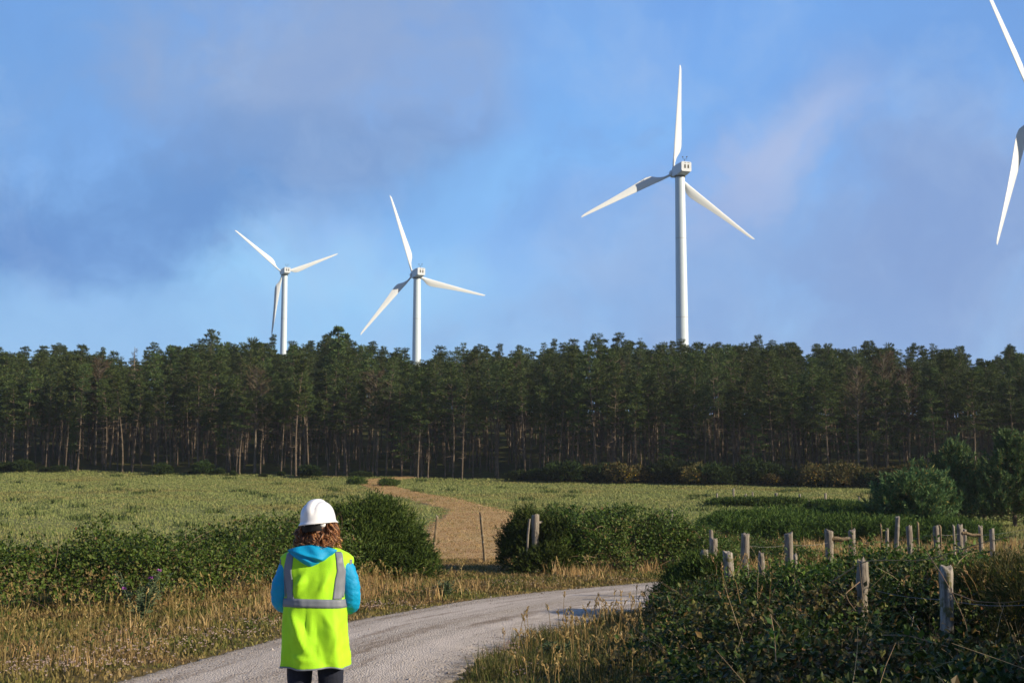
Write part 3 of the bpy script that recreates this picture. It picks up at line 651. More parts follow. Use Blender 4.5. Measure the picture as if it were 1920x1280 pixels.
LM = [(x_, y_, h_ * .5, .75, .7, h_ * .52) for x_, y_, h_ in ((3.7, 18.6, 1.0), (4.4, 18.2, 1.2), (5.0, 17.6, 1.22), (4.9, 19, 1.25), (5.6, 18.6, 1.2), (4.1, 19.6, 1.05), (3.3, 19.4, .85), (5.7, 16.9, .95), (3.9, 17.2, .85))]
LM = capped(LM, .02)
make_bush('bramble_bush', 'sunlit bramble mound with long sprays, rising behind the knotty post', 'bush', [
    ('foliage', M['bramble'], [bramble_mesh(LM, 4200, 7, .055, .32, g), bramble_mesh(LM, 320, 9, .055, .65, g)]), ('stems', M['stem'], canes(LM, 150, g, .8, .0045)), ('shoots', M['bramble'], shoots(LM, 60, g, .4, .055)), ('flowers', M['clover'], [flowers(LM, 60, g, .018, 4)])])
LG = [(2.85, 23.3, .28, .5, .5, .42), (3.1, 22.6, .4, .55, .55, .5), (2.55, 22.4, .2, .3, .4, .28)]
make_bush('gorse_bush', 'small spiky near black gorse bush at the right edge of the gravel road', 'bush', [('foliage', M['gorse'], [spiky_mesh(LG, 2600, 9, .085, .2, g, .8, .17)])])
LG2 = [(3.4, 22.5, .5, .8, .8, .55), (4.3, 22.8, .5, .9, .8, .52), (3.3, 21, .55, .7, .6, .5), (5.4, 23.2, .45, .9, .8, .5)]
LG2 = capped(LG2)
make_bush('gorse_bush', 'gorse bush with scattered orange flowers around the two lichen covered posts', 'bush', [
    ('foliage', M['gorse_dry'], [spiky_mesh(LG2, 2600, 8, .085, .2, g, .8, .17)]), ('leaves', M['bramble'], [bramble_mesh(LG2, 900, 6, .05, .25, g)]), ('flowers', M['gorseflower'], [flowers(LG2, 110, g, .03, 5)])])
LG3 = [(6.3, 16.6, .58, .9, .8, .6), (7.4, 17.6, .62, .9, .9, .62), (5.6, 15.9, .5, .7, .7, .52), (8.4, 18.6, .6, 1, 1, .6), (5.2, 14.0, .48, .55, .5, .5), (6.2, 15.2, .5, .7, .6, .5)]
LG3 = capped(LG3)
make_bush('gorse_bush', 'spiny gorse bush with orange flowers beside the tall split post at the right border', 'bush', [
    ('foliage', M['gorse_dry'], [spiky_mesh(LG3, 6500, 9, .075, .2, g, .8, .16)]), ('green_sprigs', M['gorse'], [spiky_mesh(LG3, 3500, 9, .08, .2, g, .8, .16)]), ('flowers', M['gorseflower'], [flowers(LG3, 90, g, .026, 5)])])
# weeds between the thicket and the far brace fence
L7 = [(x_, y_, .12, 1.0, 1.0, .28) for x_, y_ in ((6.4, 24.6), (7.6, 25.4), (8.8, 26.2), (10, 26.8), (11, 27.6), (9.6, 24.2), (8.2, 22.6), (10.6, 25.2))]
make_bush('gorse_bush', 'low spread of gorse and weeds around the brace fence on the right', 'bush', [
    ('foliage', M['gorse_dry'], [spiky_mesh(L7, 3800, 8, .09, .24, g, .9, .17)]), ('leaves', M['bramble'], [bramble_mesh(L7, 1300, 6, .055, .25, g)]), ('flowers', M['gorseflower'], [flowers(L7, 22, g, .024, 4)])])
# tall shrub row just outside the right border (its shade lies over the near thicket)
LS = []
for yy in np.arange(1.0, 10.6, .9):
    for xx in (7.2, 8.3, 9.4):
        h = 3.1 * g.uniform(.85, 1.05); LS.append((xx + g.normal(0, .2), yy + g.normal(0, .2), h * .5, .9, .9, h * .52))
make_bush('tall_shrub_row', 'tall leafy shrub row outside the right border, shading the bramble thicket', 'hedge', [
    ('foliage', M['bramble_shade_toned'], [bramble_mesh(LS, 9000, 6, .09, .35, g)])])
# thistle in the hedge, and verge weeds
def thistle(px, py, Y_, hgt_px, spread, label, flow=3):
    p = at(px, py, Y_); z0 = float(hgt(p[0], p[1])); o = empty('thistle_plant', (p[0], p[1], z0), 0, label, 'plant'); b = MB(); bf = MB(); bs = MB(); H_ = hgt_px * Y_ / F
    for i in range(14):
        d = np.array([g.normal(0, spread), g.normal(0, spread * .5), 0]); h = H_ * g.uniform(.6, 1.0); s = np.linspace(0, 1, 6)[:, None]; pts = d * s + np.array([0, 0, 1]) * h * s
        bs.add(*tube(pts, .006, 4)); k = 26; u = g.uniform(.15, 1, k); Q = d * u[:, None] + np.array([0, 0, 1]) * h * u[:, None]
        A = rand_dirs(k, g); A[:, 2] = np.abs(A[:, 2]) * .5; b.add(*leaves(Q, A, rand_dirs(k, g), .11 * (1.2 - u * .6), .3, .15))
        if i < flow:
            t_ = pts[-1]; k = 16; A = rand_dirs(k, g); A[:, 2] = np.abs(A[:, 2]); MB().add(*leaves(np.repeat(t_[None], k, 0), A, rand_dirs(k, g), .045, .5, .1)).build('flower', M['thistleflower'], o)
    b.build('foliage', M['thistle'], o); bs.build('stems', M['thistle'], o)
    return o
thistle(262, 1140, 21.6, 100, .28, 'pale green thistle clump with purple flowers in front of the bramble hedge')
thistle(835, 1118, 27.8, 34, .12, 'small green weed clump on the verge near the road left of the track opening', 0)
thistle(1035, 1232, 15.9, 40, .1, 'leafy green weed in the shaded grass right of the road', 0)
# long bare bramble canes over the near thicket
def cane(pts_px, r0, label, lv=0):
    P = np.array([at(px, py, Y_) for px, py, Y_ in pts_px]); s = np.linspace(0, 1, 24); t = np.linspace(0, 1, len(P)); P = np.stack([np.interp(s, t, P[:, k]) for k in range(3)], -1)
    for k in range(3): P[1:-1, k] = np.convolve(P[:, k], [.25, .5, .25], 'same')[1:-1]
    o = empty('bramble_cane', tuple(P[0]), 0, label, 'cane'); Q = P - P[0]
    MB().add(*tube(Q, r0 * np.linspace(1.1, .6, len(Q)), 6)).build('stem', M['stem'], o, True)
    if lv:
        u = g.uniform(.1, 1, lv); i = (u * (len(Q) - 1)).astype(int); A = rand_dirs(lv, g)
        MB().add(*leaves(Q[i], A, unit(rand_dirs(lv, g) * .5 + np.array([0, 0, 1])), g.uniform(.05, .085, lv), .75, .08)).build('leaves', M['bramble'], o)
cane([(1738, 1035, 13.5), (1765, 1075, 13.3), (1785, 1110, 13.2), (1810, 1165, 13.2), (1815, 1190, 13.2), (1808, 1225, 13.3)], .004, 'pale bare cane hanging in front of the tall split post')
cane([(1785, 1110, 13.2), (1830, 1127, 13.0), (1880, 1130, 12.8), (1925, 1124, 12.6)], .004, 'pale bare cane running right from the tall split post to the border')
cane([(1612, 1090, 13.6), (1585, 1112, 13.5), (1592, 1128, 13.5), (1605, 1145, 13.5)], .0045, 'short hooked pale cane in front of the knotty post')
cane([(1695, 1139, 11.5), (1715, 1165, 11.4), (1735, 1200, 11.3), (1750, 1232, 11.3)], .0045, 'slanting pale cane in the middle of the shaded thicket')
cane([(1560, 1090, 14.2), (1620, 1050, 14), (1740, 1050, 13.6), (1830, 1020, 13.2), (1905, 1003, 13)], .006, 'dark leafy cane arching over the thicket towards the right border', 16)
cane([(1655, 1190, 10.5), (1700, 1190, 10.4), (1790, 1215, 10.2), (1815, 1225, 10.2)], .0045, 'low leafy cane crossing the front of the tall split post', 12)
cane([(1455, 1240, 9.6), (1452, 1190, 9.7), (1445, 1150, 9.8)], .004, 'upright leafy bramble shoot rising from the dark thicket', 14)
cane([(1275, 1200, 16), (1262, 1150, 16), (1250, 1115, 16.2)], .005, 'yellow green leafy shoot leaning over the road side of the thicket', 14)

# ------------------------------------------------------------------ fence posts
def post_mesh(b, base, top, r, g_, split=False, knot=False):
    n = 22; sd = 12; s = np.linspace(0, 1, n); base = np.array(base, float); top = np.array(top, float)
    P = base + (top - base) * s[:, None]; q = np.arange(sd) / sd * 2 * np.pi
    prof = 1 + .05 * np.sin(s * 7 + g_.uniform(0, 6)); 
    if knot: prof = prof + .22 * np.exp(-((s - .86) / .05) ** 2) - .15 * np.exp(-((s - .72) / .07) ** 2)
    if split: prof = prof + .13 * np.exp(-((s - .93) / .06) ** 2)
    rad2 = prof[:, None] * (1 + .06 * np.sin(2 * q + g_.uniform(0, 6)) + .05 * np.sin(3 * q + 2 * s[:, None] + g_.uniform(0, 6)) + g_.normal(0, .022, (n, sd)))
    rad2 = rad2 * r
    V = P[:, None] + rad2[..., None] * np.stack([np.cos(q), np.sin(q), 0 * q], -1)[None]
    V[-1, :, 2] += g_.normal(0, .012, sd) * (2.2 if knot else 1) + .02 * np.cos(q + g_.uniform(0, 6))
    V = V.reshape(-1, 3); c = V[-sd:].mean(0) + [0, 0, .008]
    inner = c + (V[-sd:] - c) * .8
    b.add(np.concatenate([V, inner, c[None]]), grid_faces(n, sd, True))
    i0 = b.n - (len(V) + sd + 1); j = np.arange(sd); k = (j + 1) % sd; a0 = i0 + (n - 1) * sd; b0 = i0 + n * sd; cc = i0 + n * sd + sd
    b.L.append(np.stack([a0 + j, a0 + k, b0 + k, b0 + j], -1).ravel()); b.T.append(np.full(sd, 4))
    b.L.append(np.stack([b0 + j, b0 + k, np.full(sd, cc)], -1).ravel()); b.T.append(np.full(sd, 3))
def fence_post(px, py, Y_, wpx, label, m='wood', tilt=(0, 0), name='fence_post', group=None, **kw):
    tp = at(px, py, Y_); r = wpx * Y_ / F / 2; bx_, by_ = tp[0] - tilt[0], tp[1] - tilt[1]; z0 = float(hgt(bx_, by_))
    b = MB(); post_mesh(b, (0, 0, -.25), (tilt[0], tilt[1], tp[2] - z0), r, g, **kw); o = b.build(name, M[m], smooth=True); o.location = (bx_, by_, z0)
    o.data.polygons.foreach_set('use_smooth', np.ones(len(o.data.polygons), bool))
    return tag(o, label, 'fence post', group)
GP = 'fence posts along the right side of the road'
fence_post(1774, 1062, 14.3, 25, 'tall pale split post with a bulging mossy top in the near thicket', 'wood_moss', (.02, 0), group=GP, split=True)
fence_post(1617, 1053, 15.4, 21, 'knotty weathered post with a broken top in the near thicket', 'wood', (.05, 0), group=GP, knot=True)
fence_post(1320, 1031, 22.5, 18, 'thick lichen covered post standing nearest the road bend', 'wood_moss', (0, 0), group=GP)
fence_post(1364, 1034, 21.0, 18, 'leaning lichen covered post beside the thick one, among orange gorse flowers', 'wood_moss', (-.08, 0), group=GP)
fence_post(1427, 1036, 20.5, 11, 'thin broken grey post between the leaning post and the tall grey post', 'wood', (0, 0), group=GP, knot=True)
fence_post(1338, 1010, 27.0, 16, 'short cut stub almost hidden behind the thick lichen post', 'wood', (.03, 0), group=GP)
fence_post(1333, 994, 31.0, 7, 'slim pale stake poking up behind the short cut stub', 'wood', (-.04, 0), name='fence_stake', group=GP)
fence_post(1398, 1001, 25.5, 17, 'stout grey post leaning right in front of the dry grass', 'wood', (.07, 0), group=GP)
fence_post(1478.5, 999, 26.0, 15, 'tall upright grey post with a crack down its face, left of the brace', 'wood', (0, 0), group=GP)
fence_post(1491, 1040, 22, 8, 'little dark post end at the foot of the tall cracked post', 'wood', (0, 0), group=GP)
def brace(px0, px1, py0, py1, Y_, w0, w1, rail_py, rail_w, label):
    a = at(px0, py0, Y_); c = at(px1, py1, Y_); o = empty('fence_brace', (a[0], a[1], float(hgt(a[0], a[1]))), 0, label, 'fence'); L0 = np.array(o.location)
    for p, w_ in ((a, w0), (c, w1)):
        b = MB(); z0 = float(hgt(p[0], p[1])); post_mesh(b, np.array([p[0], p[1], z0 - .25]) - L0, p - L0, w_ * Y_ / F / 2, g); b.build('post', M['wood'], o, True)
    ra = at(px0 + w0 * .35, rail_py[0], Y_) - L0; rb_ = at(px1 - w1 * .1, rail_py[1], Y_) - L0; ra[1] -= .03; rb_[1] -= .03
    b = MB(); s = np.linspace(0, 1, 10)[:, None]; P = ra + (rb_ - ra) * s; P[:, 2] += .01 * np.sin(s[:, 0] * 9); b.add(*tube(P, rail_w * Y_ / F / 2 * (1 + .08 * np.sin(s[:, 0] * 5)), 10)); b.build('rail', M['wood_brown'], o, True)
    return o
brace(1554, 1597, 994, 994, 28.0, 15, 14, (1010, 1010), 8, 'grey brace of two square topped posts joined by a rail, left of the stakes')
brace(1799, 1838, 984, 987, 27.0, 11, 8, (999, 1004), 6, 'slim brace of two posts and a sloping rail near the right border')
for px, py, Y_, wpx, tl, nm, lb, mm in (
    (1652, 984, 27, 3.2, (.01, 0), 'fence_stake', 'thin straight yellowish stake right of the grey brace', 'wood_brown'),
    (1663, 991, 28, 6, (.03, 0), 'fence_post', 'slender dark leaning post beside the yellowish stake', 'wood'),
    (1683, 969, 27, 8, (.13, 0), 'fence_post', 'tallest bleached post leaning right before the spreading young pine', 'wood'),
    (1704, 987, 24, 11, (-.06, 0), 'fence_post', 'flat split pale board post half covered by bramble leaves', 'wood'),
    (1721, 979, 27, 3.5, (.0, 0), 'fence_stake', 'thin mossy green stake under the spreading young pine', 'wood_brown'),
    (1754, 986, 26, 11, (-.05, 0), 'fence_post', 'wide smooth silver post with a flat cut top', 'wood'),
    (1763, 985, 25.5, 4, (.0, 0), 'fence_stake', 'thin brown stick touching the wide silver post', 'wood_brown'),
    (1788, 985, 26, 4.5, (.0, 0), 'fence_stake', 'thin pale stick just left of the slim brace', 'wood'),
    (1808, 992, 33, 8, (.0, 0), 'fence_post', 'dim grey post seen behind the slim brace', 'wood'),
    (1859.5, 992, 34, 9, (.0, 0), 'fence_post', 'bluish grey post standing right of the slim brace', 'wood')):
    fence_post(px, py, Y_, wpx, lb, mm, tl, nm, GP)
GM = 'fence posts along the far meadow edge'
for px, py, pb, w_, lb in ((1344, 925, 944, 4, 'far post at the left end of the low gorse patch'), (1375, 916, 934, 3.5, 'farthest slim post, above the left half of the low gorse patch'),
    (1398, 926, 944, 4, 'pale far post rising behind the low gorse patch'), (1411, 922, 938, 3, 'faint thin far post in the meadow beyond the pale one'),
    (1455, 924, 944, 5.5, 'thicker far post at the right end of the low gorse patch'), (1499.5, 926, 946, 4, 'far post midway between the low gorse patch and the rounded gorse'),
    (1516, 938, 956, 4.5, 'short pale far post standing lower than its neighbours'), (1547.5, 925, 948, 4.5, 'far post standing over the rounded gorse bush'),
    (1598, 946, 962, 4, 'short far post at the right side of the rounded gorse bush'), (1611, 930, 950, 3, 'slim far post nearest the spreading young pine')):
    p = ground_at(px, pb); fence_post(px, py, p[1], w_, lb, 'wood', (0, 0), 'fence_post', GM)
fence_post(1258.5, 957, 43, 6, 'lone grey post at the right end of the dense bramble bush', 'wood')
fence_post(820, 967, 40, 4.5, 'leaning dark stake on the left side of the track opening', 'wood_brown', (.16, 0), 'fence_stake')
fence_post(901, 961, 40, 5, 'leaning dark stake in the middle of the track opening', 'wood_brown', (-.16, 0), 'fence_stake')
gp = empty('fence_brace', tuple(np.r_[at(1004, 965, 36.2)[:2], 0]), 0, 'old gate post with a short rail, set in the dark gorse by the track opening', 'fence')
b = MB(); tp = at(1004, 965, 36.2); L0 = np.array(gp.location); post_mesh(b, (0, 0, -.25), tp - L0, 14 * 36.2 / F / 2, g); b.build('post', M['wood'], gp, True)
b = MB(); ra = at(1009, 979, 36.2) - L0; rb_ = at(1033, 979, 37.4) - L0; b.add(*tube(ra + (rb_ - ra) * np.linspace(0, 1, 6)[:, None], .035, 8)); b.build('rail', M['wood'], gp, True)
b = MB(); s = np.linspace(0, 1, 12)[:, None]; P = at(993, 972, 36.0) * s + np.r_[at(992, 1030, 36.0)[:2], 0.05] * (1 - s); P[:, 0] -= .05 * np.sin(np.pi * s[:, 0]); b.add(*tube(P, .028, 8))
tag(b.build('fence_stake', M['wood'], smooth=True), 'pale curved stick standing left of the old gate post', 'fence post')
def wire(pts, label, sag=.03):
    P = np.array(pts); out = []
    for a, c in zip(P[:-1], P[1:]):
        s = np.linspace(0, 1, 12)[:, None]; q = a + (c - a) * s; q[:, 2] -= sag * np.sin(np.pi * s[:, 0]); out.append(q)
    return tag(MB().add(*tube(np.concatenate(out), .0022, 4)).build('fence_wire', M['wire']), label, 'wire')
wire([at(1405, 1023, 25.5), at(1478, 1021, 26), at(1554, 1017, 28), at(1683, 1012, 27), at(1754, 1000, 26), at(1799, 1000, 27)], 'upper wire strung along the grey posts and both braces')
wire([at(1838, 1003, 27), at(1925, 991, 24)], 'wire rising from the slim brace to the right border', .02)
wire([at(1617, 1100, 15.4), at(1774, 1124, 14.3), at(1930, 1133, 13.2)], 'rusty wire between the knotty post and the tall split post')

# ------------------------------------------------------------------ pines
def pine_variant(g_, H_, crown0=.5, spread=1.5, clumps=22, per=90, nsz=.36, dead=10, tr=.13, lean=.03, flat=.42, asp=.30, twig=False):
    """returns trunk MB and crown MB in local space"""
    tb, cb = MB(), MB(); s = np.linspace(0, 1, 10)[:, None]; bend = g_.normal(0, 1, 2) * lean * H_; wob = g_.uniform(0, 6.28, 2)
    def axis(u): 
        u = np.asarray(u); return np.stack([bend[0] * u ** 2 + .09 * np.sin(u * 5 + wob[0]), bend[1] * u ** 2 + .09 * np.sin(u * 4 + wob[1]), u * H_], -1)
    tb.add(*tube(axis(s[:, 0] * 1.0) - np.array([0, 0, .3]) * (1 - s), tr * (1.08 - .95 * s[:, 0]), 7))
    for i in range(dead):
        u = g_.uniform(.18, crown0 + .1); p = axis(u); an = g_.uniform(0, 6.28); l = spread * g_.uniform(.25, .75); d = np.array([math.cos(an), math.sin(an), g_.uniform(-.15, .35)])
        q = p + d * l * np.linspace(0, 1, 4)[:, None]; q[:, 2] -= .12 * l * np.linspace(0, 1, 4) ** 2; tb.add(*tube(q, [.028, .022, .014, .006], 3))
    PP = []
    for i in range(clumps):
        u = crown0 + (1 - crown0) * (i + g_.uniform(0, 1)) / clumps; w_ = (u - crown0) / (1 - crown0)
        rad_ = spread * (1.05 - .88 * w_ ** 1.4) * g_.uniform(.25, 1.05) * min(1, .55 + w_ * 1.6); an = i * 2.4 + g_.normal(0, .5)
        d = np.array([math.cos(an), math.sin(an), .25 + .35 * w_]); p = axis(u * .97); e = p + d * rad_
        q = p + (e - p) * np.linspace(0, 1, 4)[:, None]; q[1, 2] -= .06; tb.add(*tube(q, [.035, .028, .018, .008], 3)); PP.append((e, w_, rad_))
        if rad_ > spread * .7: PP.append((p + (e - p) * .62 + g_.normal(0, .12, 3), w_, rad_))
    PP.append((axis(1.0) + [0, 0, -.05], 1.0, .3))
    for e, w_, r_ in PP:
        sz = min(spread, 1.5) * g_.uniform(.2, .42) * (1 - .3 * w_); k = int(per * g_.uniform(.7, 1.3)); d = rand_dirs(k, g_)
        q = e + d * np.array([sz, sz, sz * flat]) * (g_.uniform(.25, 1, (k, 1)) ** .5)
        A = unit(d * np.array([1, 1, .6]) + np.array([0, 0, .55]) + g_.normal(0, .35, (k, 3)))
        cb.add(*leaves(q, A, rand_dirs(k, g_), nsz * g_.uniform(.6, 1.2, k), asp, .06))
    return tb, cb
def twiggy_variant(g_, H_, spread, crown0=.35, n=46, conical=False):
    tb, cb = MB(), MB(); s = np.linspace(0, 1, 10)[:, None]; P = np.array([0, 0, 1]) * H_ * s; P[:, 0] += .1 * np.sin(s[:, 0] * 5); tb.add(*tube(P, .12 * (1.06 - s[:, 0]) + .008, 6))
    for i in range(n):
        u = crown0 + (1 - crown0) * g_.uniform(0, 1); w_ = (u - crown0) / (1 - crown0); an = g_.uniform(0, 6.28); l = spread * ((1.05 - w_) if conical else (1.0 - .55 * w_ ** 2)) * g_.uniform(.5, 1.05)
        d = np.array([math.cos(an), math.sin(an), .15 if conical else .75]); p = np.array([0.1 * math.sin(u * 5), 0, u * H_]); q = p + d * l * np.linspace(0, 1, 5)[:, None]; tb.add(*tube(q, [.03, .024, .017, .011, .005], 3))
        k = 26 if not conical else 14; v = g_.uniform(.25, 1, k); qq = p + d * l * v[:, None]; A = unit(d + g_.normal(0, .6, (k, 3))); cb.add(*leaves(qq, A, rand_dirs(k, g_), g_.uniform(.3, .6, k) * (1 if not conical else .55), .07, .0))
    return tb, cb
def make_tree(name, tb, cb, tm, cm, label, cat, group=None):
    o = empty(name, (0, 0, 0), 0, label, cat, group); tb.build('trunk', tm, o, True); cb.build('crown', cm, o); return o
gf = np.random.default_rng(55)
GT = 'pine trees of the wood behind the meadow'
KINDS = {
 'dark': ('pine_tree', 'dark green pine with a bare straight trunk at the front of the wood', M['bark'], M['pine']),
 'pale': ('pine_tree', 'paler olive green pine with a thin brownish crown in the front of the wood', M['bark'], M['pine_pale']),
 'low': ('pine_tree', 'dark pine with low spreading boughs in the front of the wood', M['bark'], M['pine']),
 'bare': ('dead_tree', 'grey brown leafless tree with fine twigs standing among the pines', M['bark_grey'], M['deadtwig']),
}
protos = {'dark': [], 'pale': [], 'low': [], 'bare': []}
geo_store = []
def proto(kind, tb, cb, H_):
    nm, lb, tm, cm = KINDS[kind]; o = make_tree(nm, tb, cb, tm, cm, lb, 'tree', GT); o['h'] = H_; protos[kind].append([o, H_, False]); geo_store.append((kind, tb, cb, H_)); return o
for i in range(12): H_ = 11; proto('dark', *pine_variant(gf, H_, gf.uniform(.38, .62), gf.uniform(1.1, 1.95), int(gf.integers(20, 30)), 80, .34, 26, gf.uniform(.08, .125), .055, .17, .2), H_)
for i in range(4): H_ = 11; proto('pale', *pine_variant(gf, H_, gf.uniform(.45, .62), gf.uniform(1.0, 1.6), 20, 46, .34, 34, .085, .055, .26, .18), H_)
for i in range(4): H_ = 9; proto('low', *pine_variant(gf, H_, gf.uniform(.18, .3), 1.9, 26, 70, .36, 14, .10, .05, .22, .22), H_)
for i in range(3): H_ = 10; proto('bare', *twiggy_variant(gf, H_, gf.uniform(1.4, 2.0), gf.uniform(.35, .5), 90), H_)
SKX = [0, 80, 150, 200, 240, 290, 350, 420, 500, 560, 630, 700, 760, 800, 860, 950, 1040, 1130, 1240, 1300, 1380, 1500, 1600, 1660, 1740, 1800, 1845, 1880, 1920]
SKY_ = [652, 648, 652, 660, 690, 640, 640, 634, 634, 640, 622, 640, 658, 662, 648, 652, 642, 632, 632, 644, 634, 640, 646, 642, 650, 650, 668, 650, 646]
def proj(p):
    d = np.asarray(p) - CAM; z = d @ FW; return 960 + F * (d @ RT) / z, 640 - F * (d @ UP) / z
def fit_h(x_, y_, want):
    """keep the wood's roofline where the photograph has it: limit the tree's height at this spot"""
    z0 = float(hgt(x_, y_)); px, _ = proj(np.array([x_, y_, z0])); lim = np.interp(px, SKX, SKY_) + 7 + (gf.uniform(-12, 2) if gf.uniform() < .12 else gf.uniform(2, 32))
    top = at(px, lim, y_)[2]; return float(min(want, max(5.5, top - z0)))
spots = []
def free(x_, y_, d): return all((x_ - a) ** 2 + (y_ - c) ** 2 > d * d for a, c in spots[-900:])
tries = 0
while len(spots) < 292 and tries < 60000:
    tries += 1; e = gf.uniform(0, 1) ** 1.1 * 22 + .3; x_ = gf.uniform(-58, 50); y_ = float(edge_y(x_)) + e
    px = 960 + F * x_ / (y_ * 1.0)
    if -40 < px < 1960 and free(x_, y_, 1.2): spots.append((x_, y_))
ntree = 0
for x_, y_ in spots:
    e = y_ - float(edge_y(x_)); kind = gf.choice(['dark', 'pale', 'low', 'bare'], p=[.56, .22, .17, .05]); pr = protos[kind][gf.integers(len(protos[kind]))]
    want = gf.uniform(7.5, 12.0) if kind != 'low' else gf.uniform(5, 8.5); h = fit_h(x_, y_, want) ; 
    if not pr[2]: o = pr[0]; pr[2] = True
    else: o = copy_tree(pr[0])
    o.location = (x_, y_, float(hgt(x_, y_))); sc = h / pr[1]; sw = gf.uniform(.85, 1.2) * max(sc, .75); o.scale = (sw, sw, sc); o.rotation_euler = (0, 0, gf.uniform(0, 6.28))
for k_ in protos:
    for pr in protos[k_]:
        if not pr[2]: pr[0].location = (gf.uniform(-30, 30), 150, float(hgt(0, 150)))
# the wood behind: reads as one mass
ft = {'bark': MB(), 'pine': MB(), 'pine_pale': MB()}
sp2 = []
tries = 0
while len(sp2) < 1300 and tries < 40000:
    tries += 1; x_ = gf.uniform(-100, 100); e = gf.uniform(0, 1) * 80 + 1; y_ = float(edge_y(x_)) + e; px = 960 + F * x_ / y_
    if px < -560 or px > 2500: continue
    if e < 22.5 and -60 < px < 1980: continue
    if all((x_ - a) ** 2 + (y_ - c) ** 2 > 2.6 for a, c in sp2[-400:]): sp2.append((x_, y_))
for x_, y_ in sp2:
    lowi = [q for q in geo_store if q[0] == 'low']; oth = [q for q in geo_store if q[0] in ('dark', 'pale')]; pool = lowi if gf.uniform() < (.8 if e > 50 else .35) else oth; kind, tb, cb, H_ = pool[gf.integers(len(pool))]; h = fit_h(x_, y_, gf.uniform(9.5, 12.5)); a = gf.uniform(0, 6.28); rot = np.array([[math.cos(a), -math.sin(a), 0], [math.sin(a), math.cos(a), 0], [0, 0, 1]])
    sw = gf.uniform(.85, 1.2) * max(.8, h / H_)
    off = np.array([x_, y_, float(hgt(x_, y_))]); S = np.array([sw, sw, h / H_])
    for src, dst in ((tb, 'bark'), (cb, 'pine' if kind != 'pale' else 'pine_pale')):
        V = np.concatenate(src.V) @ rot.T * S + off; T_ = np.concatenate(src.T); Lp = np.concatenate(src.L)
        if dst != 'bark':      # keep every second face of the far crowns
            Lq = Lp.reshape(-1, 3); d_ = ft[dst]; d_.V.append(V); d_.L.append((Lq + d_.n).ravel()); d_.T.append(T_); d_.n += len(V)
        else:
            d_ = ft[dst]; d_.V.append(V); d_.L.append(Lp + d_.n); d_.T.append(T_); d_.n += len(V)
# thin suppressed pines standing between the front trees (the wood's undergrowth)
n0 = len(sp2)
for _ in range(900):
    x_ = gf.uniform(-56, 48); e = gf.uniform(.8, 24); y_ = float(edge_y(x_)) + e
    if min((x_ - a) ** 2 + (y_ - c) ** 2 for a, c in spots) < .5: continue
    sp2.append((x_, y_))
thin = [pine_variant(gf, 10, gf.uniform(.6, .78), .9, 12, 45, .34, 26, gf.uniform(.06, .085), .06, .2, .2) for _ in range(5)]
for x_, y_ in sp2[n0:n0 + 420]:
    tb, cb = thin[gf.integers(5)]; h = fit_h(x_, y_, gf.uniform(5.5, 9.5)); a = gf.uniform(0, 6.28); rot = np.array([[math.cos(a), -math.sin(a), 0], [math.sin(a), math.cos(a), 0], [0, 0, 1]]); off = np.array([x_, y_, float(hgt(x_, y_))]); S = np.array([.95, .95, h / 10])
    for src, dst in ((tb, 'bark'), (cb, 'pine')):
        d_ = ft[dst]; V = np.concatenate(src.V) @ rot.T * S + off; d_.V.append(V); d_.L.append(np.concatenate(src.L) + d_.n); d_.T.append(np.concatenate(src.T)); d_.n += len(V)
fo = empty('forest', (0, 0, 0), 0, 'dense pine wood rising on the slope behind the front row of pines', 'forest'); fo['kind'] = 'stuff'
ft['bark'].build('trunks', M['bark'], fo, True); ft['pine'].build('crowns', M['pine'], fo); ft['pine_pale'].build('pale_crowns', M['pine_pale'], fo)
# single trees one can tell apart
def place_tree(o, px, py_top, Y_, H_, rz=0):
    p = at(px, py_top, Y_); z0 = float(hgt(p[0], p[1])); o.location = (p[0], p[1], z0); s = (p[2] - z0) / H_; o.scale = (s, s, s); o.rotation_euler = (0, 0, rz)
o = make_tree('dead_tree', *twiggy_variant(gf, 9, 1.3, .3, 60, True), M['bark_grey'], M['deadtwig'], 'pale leafless conical tree in the dip of the roofline left of the wood', 'tree'); place_tree(o, 255, 650, 150, 9)
o = make_tree('pine_tree', *pine_variant(gf, 11, .9, 1.5, 6, 60, .3, 6, .10, .02, .3), M['bark'], M['pine_pale'], 'thin flat topped pine rising above its neighbours left of the smallest turbine', 'tree'); place_tree(o, 398, 621, 150, 11)
o = make_tree('pine_tree', *pine_variant(gf, 11, .45, 2.0, 24, 100, .36, 10, .14), M['bark'], M['pine'], 'tall bushy pine standing above the roofline between the two left turbines', 'tree'); place_tree(o, 634, 618, 152, 11)
o = make_tree('pine_tree', *pine_variant(gf, 9, .5, 1.6, 20, 80, .34, 8, .13), M['bark'], M['pine'], 'pine with bright green ivy climbing its trunk at the left of the wood', 'tree'); place_tree(o, 142, 690, 139, 9)
Li = [(0, 0, 1.6 + i * .45, .33, .33, .5) for i in range(7)]
MB().add(*bramble_mesh([(a, b_, c + 100, d, e, f_) for a, b_, c, d, e, f_ in Li], 500, 5, .16, .2, gf, False)).build('ivy', M['ivy'], o)
iv = [c for c in o.children if c.name.startswith('ivy')][0]; iv.location = (0, 0, -100)
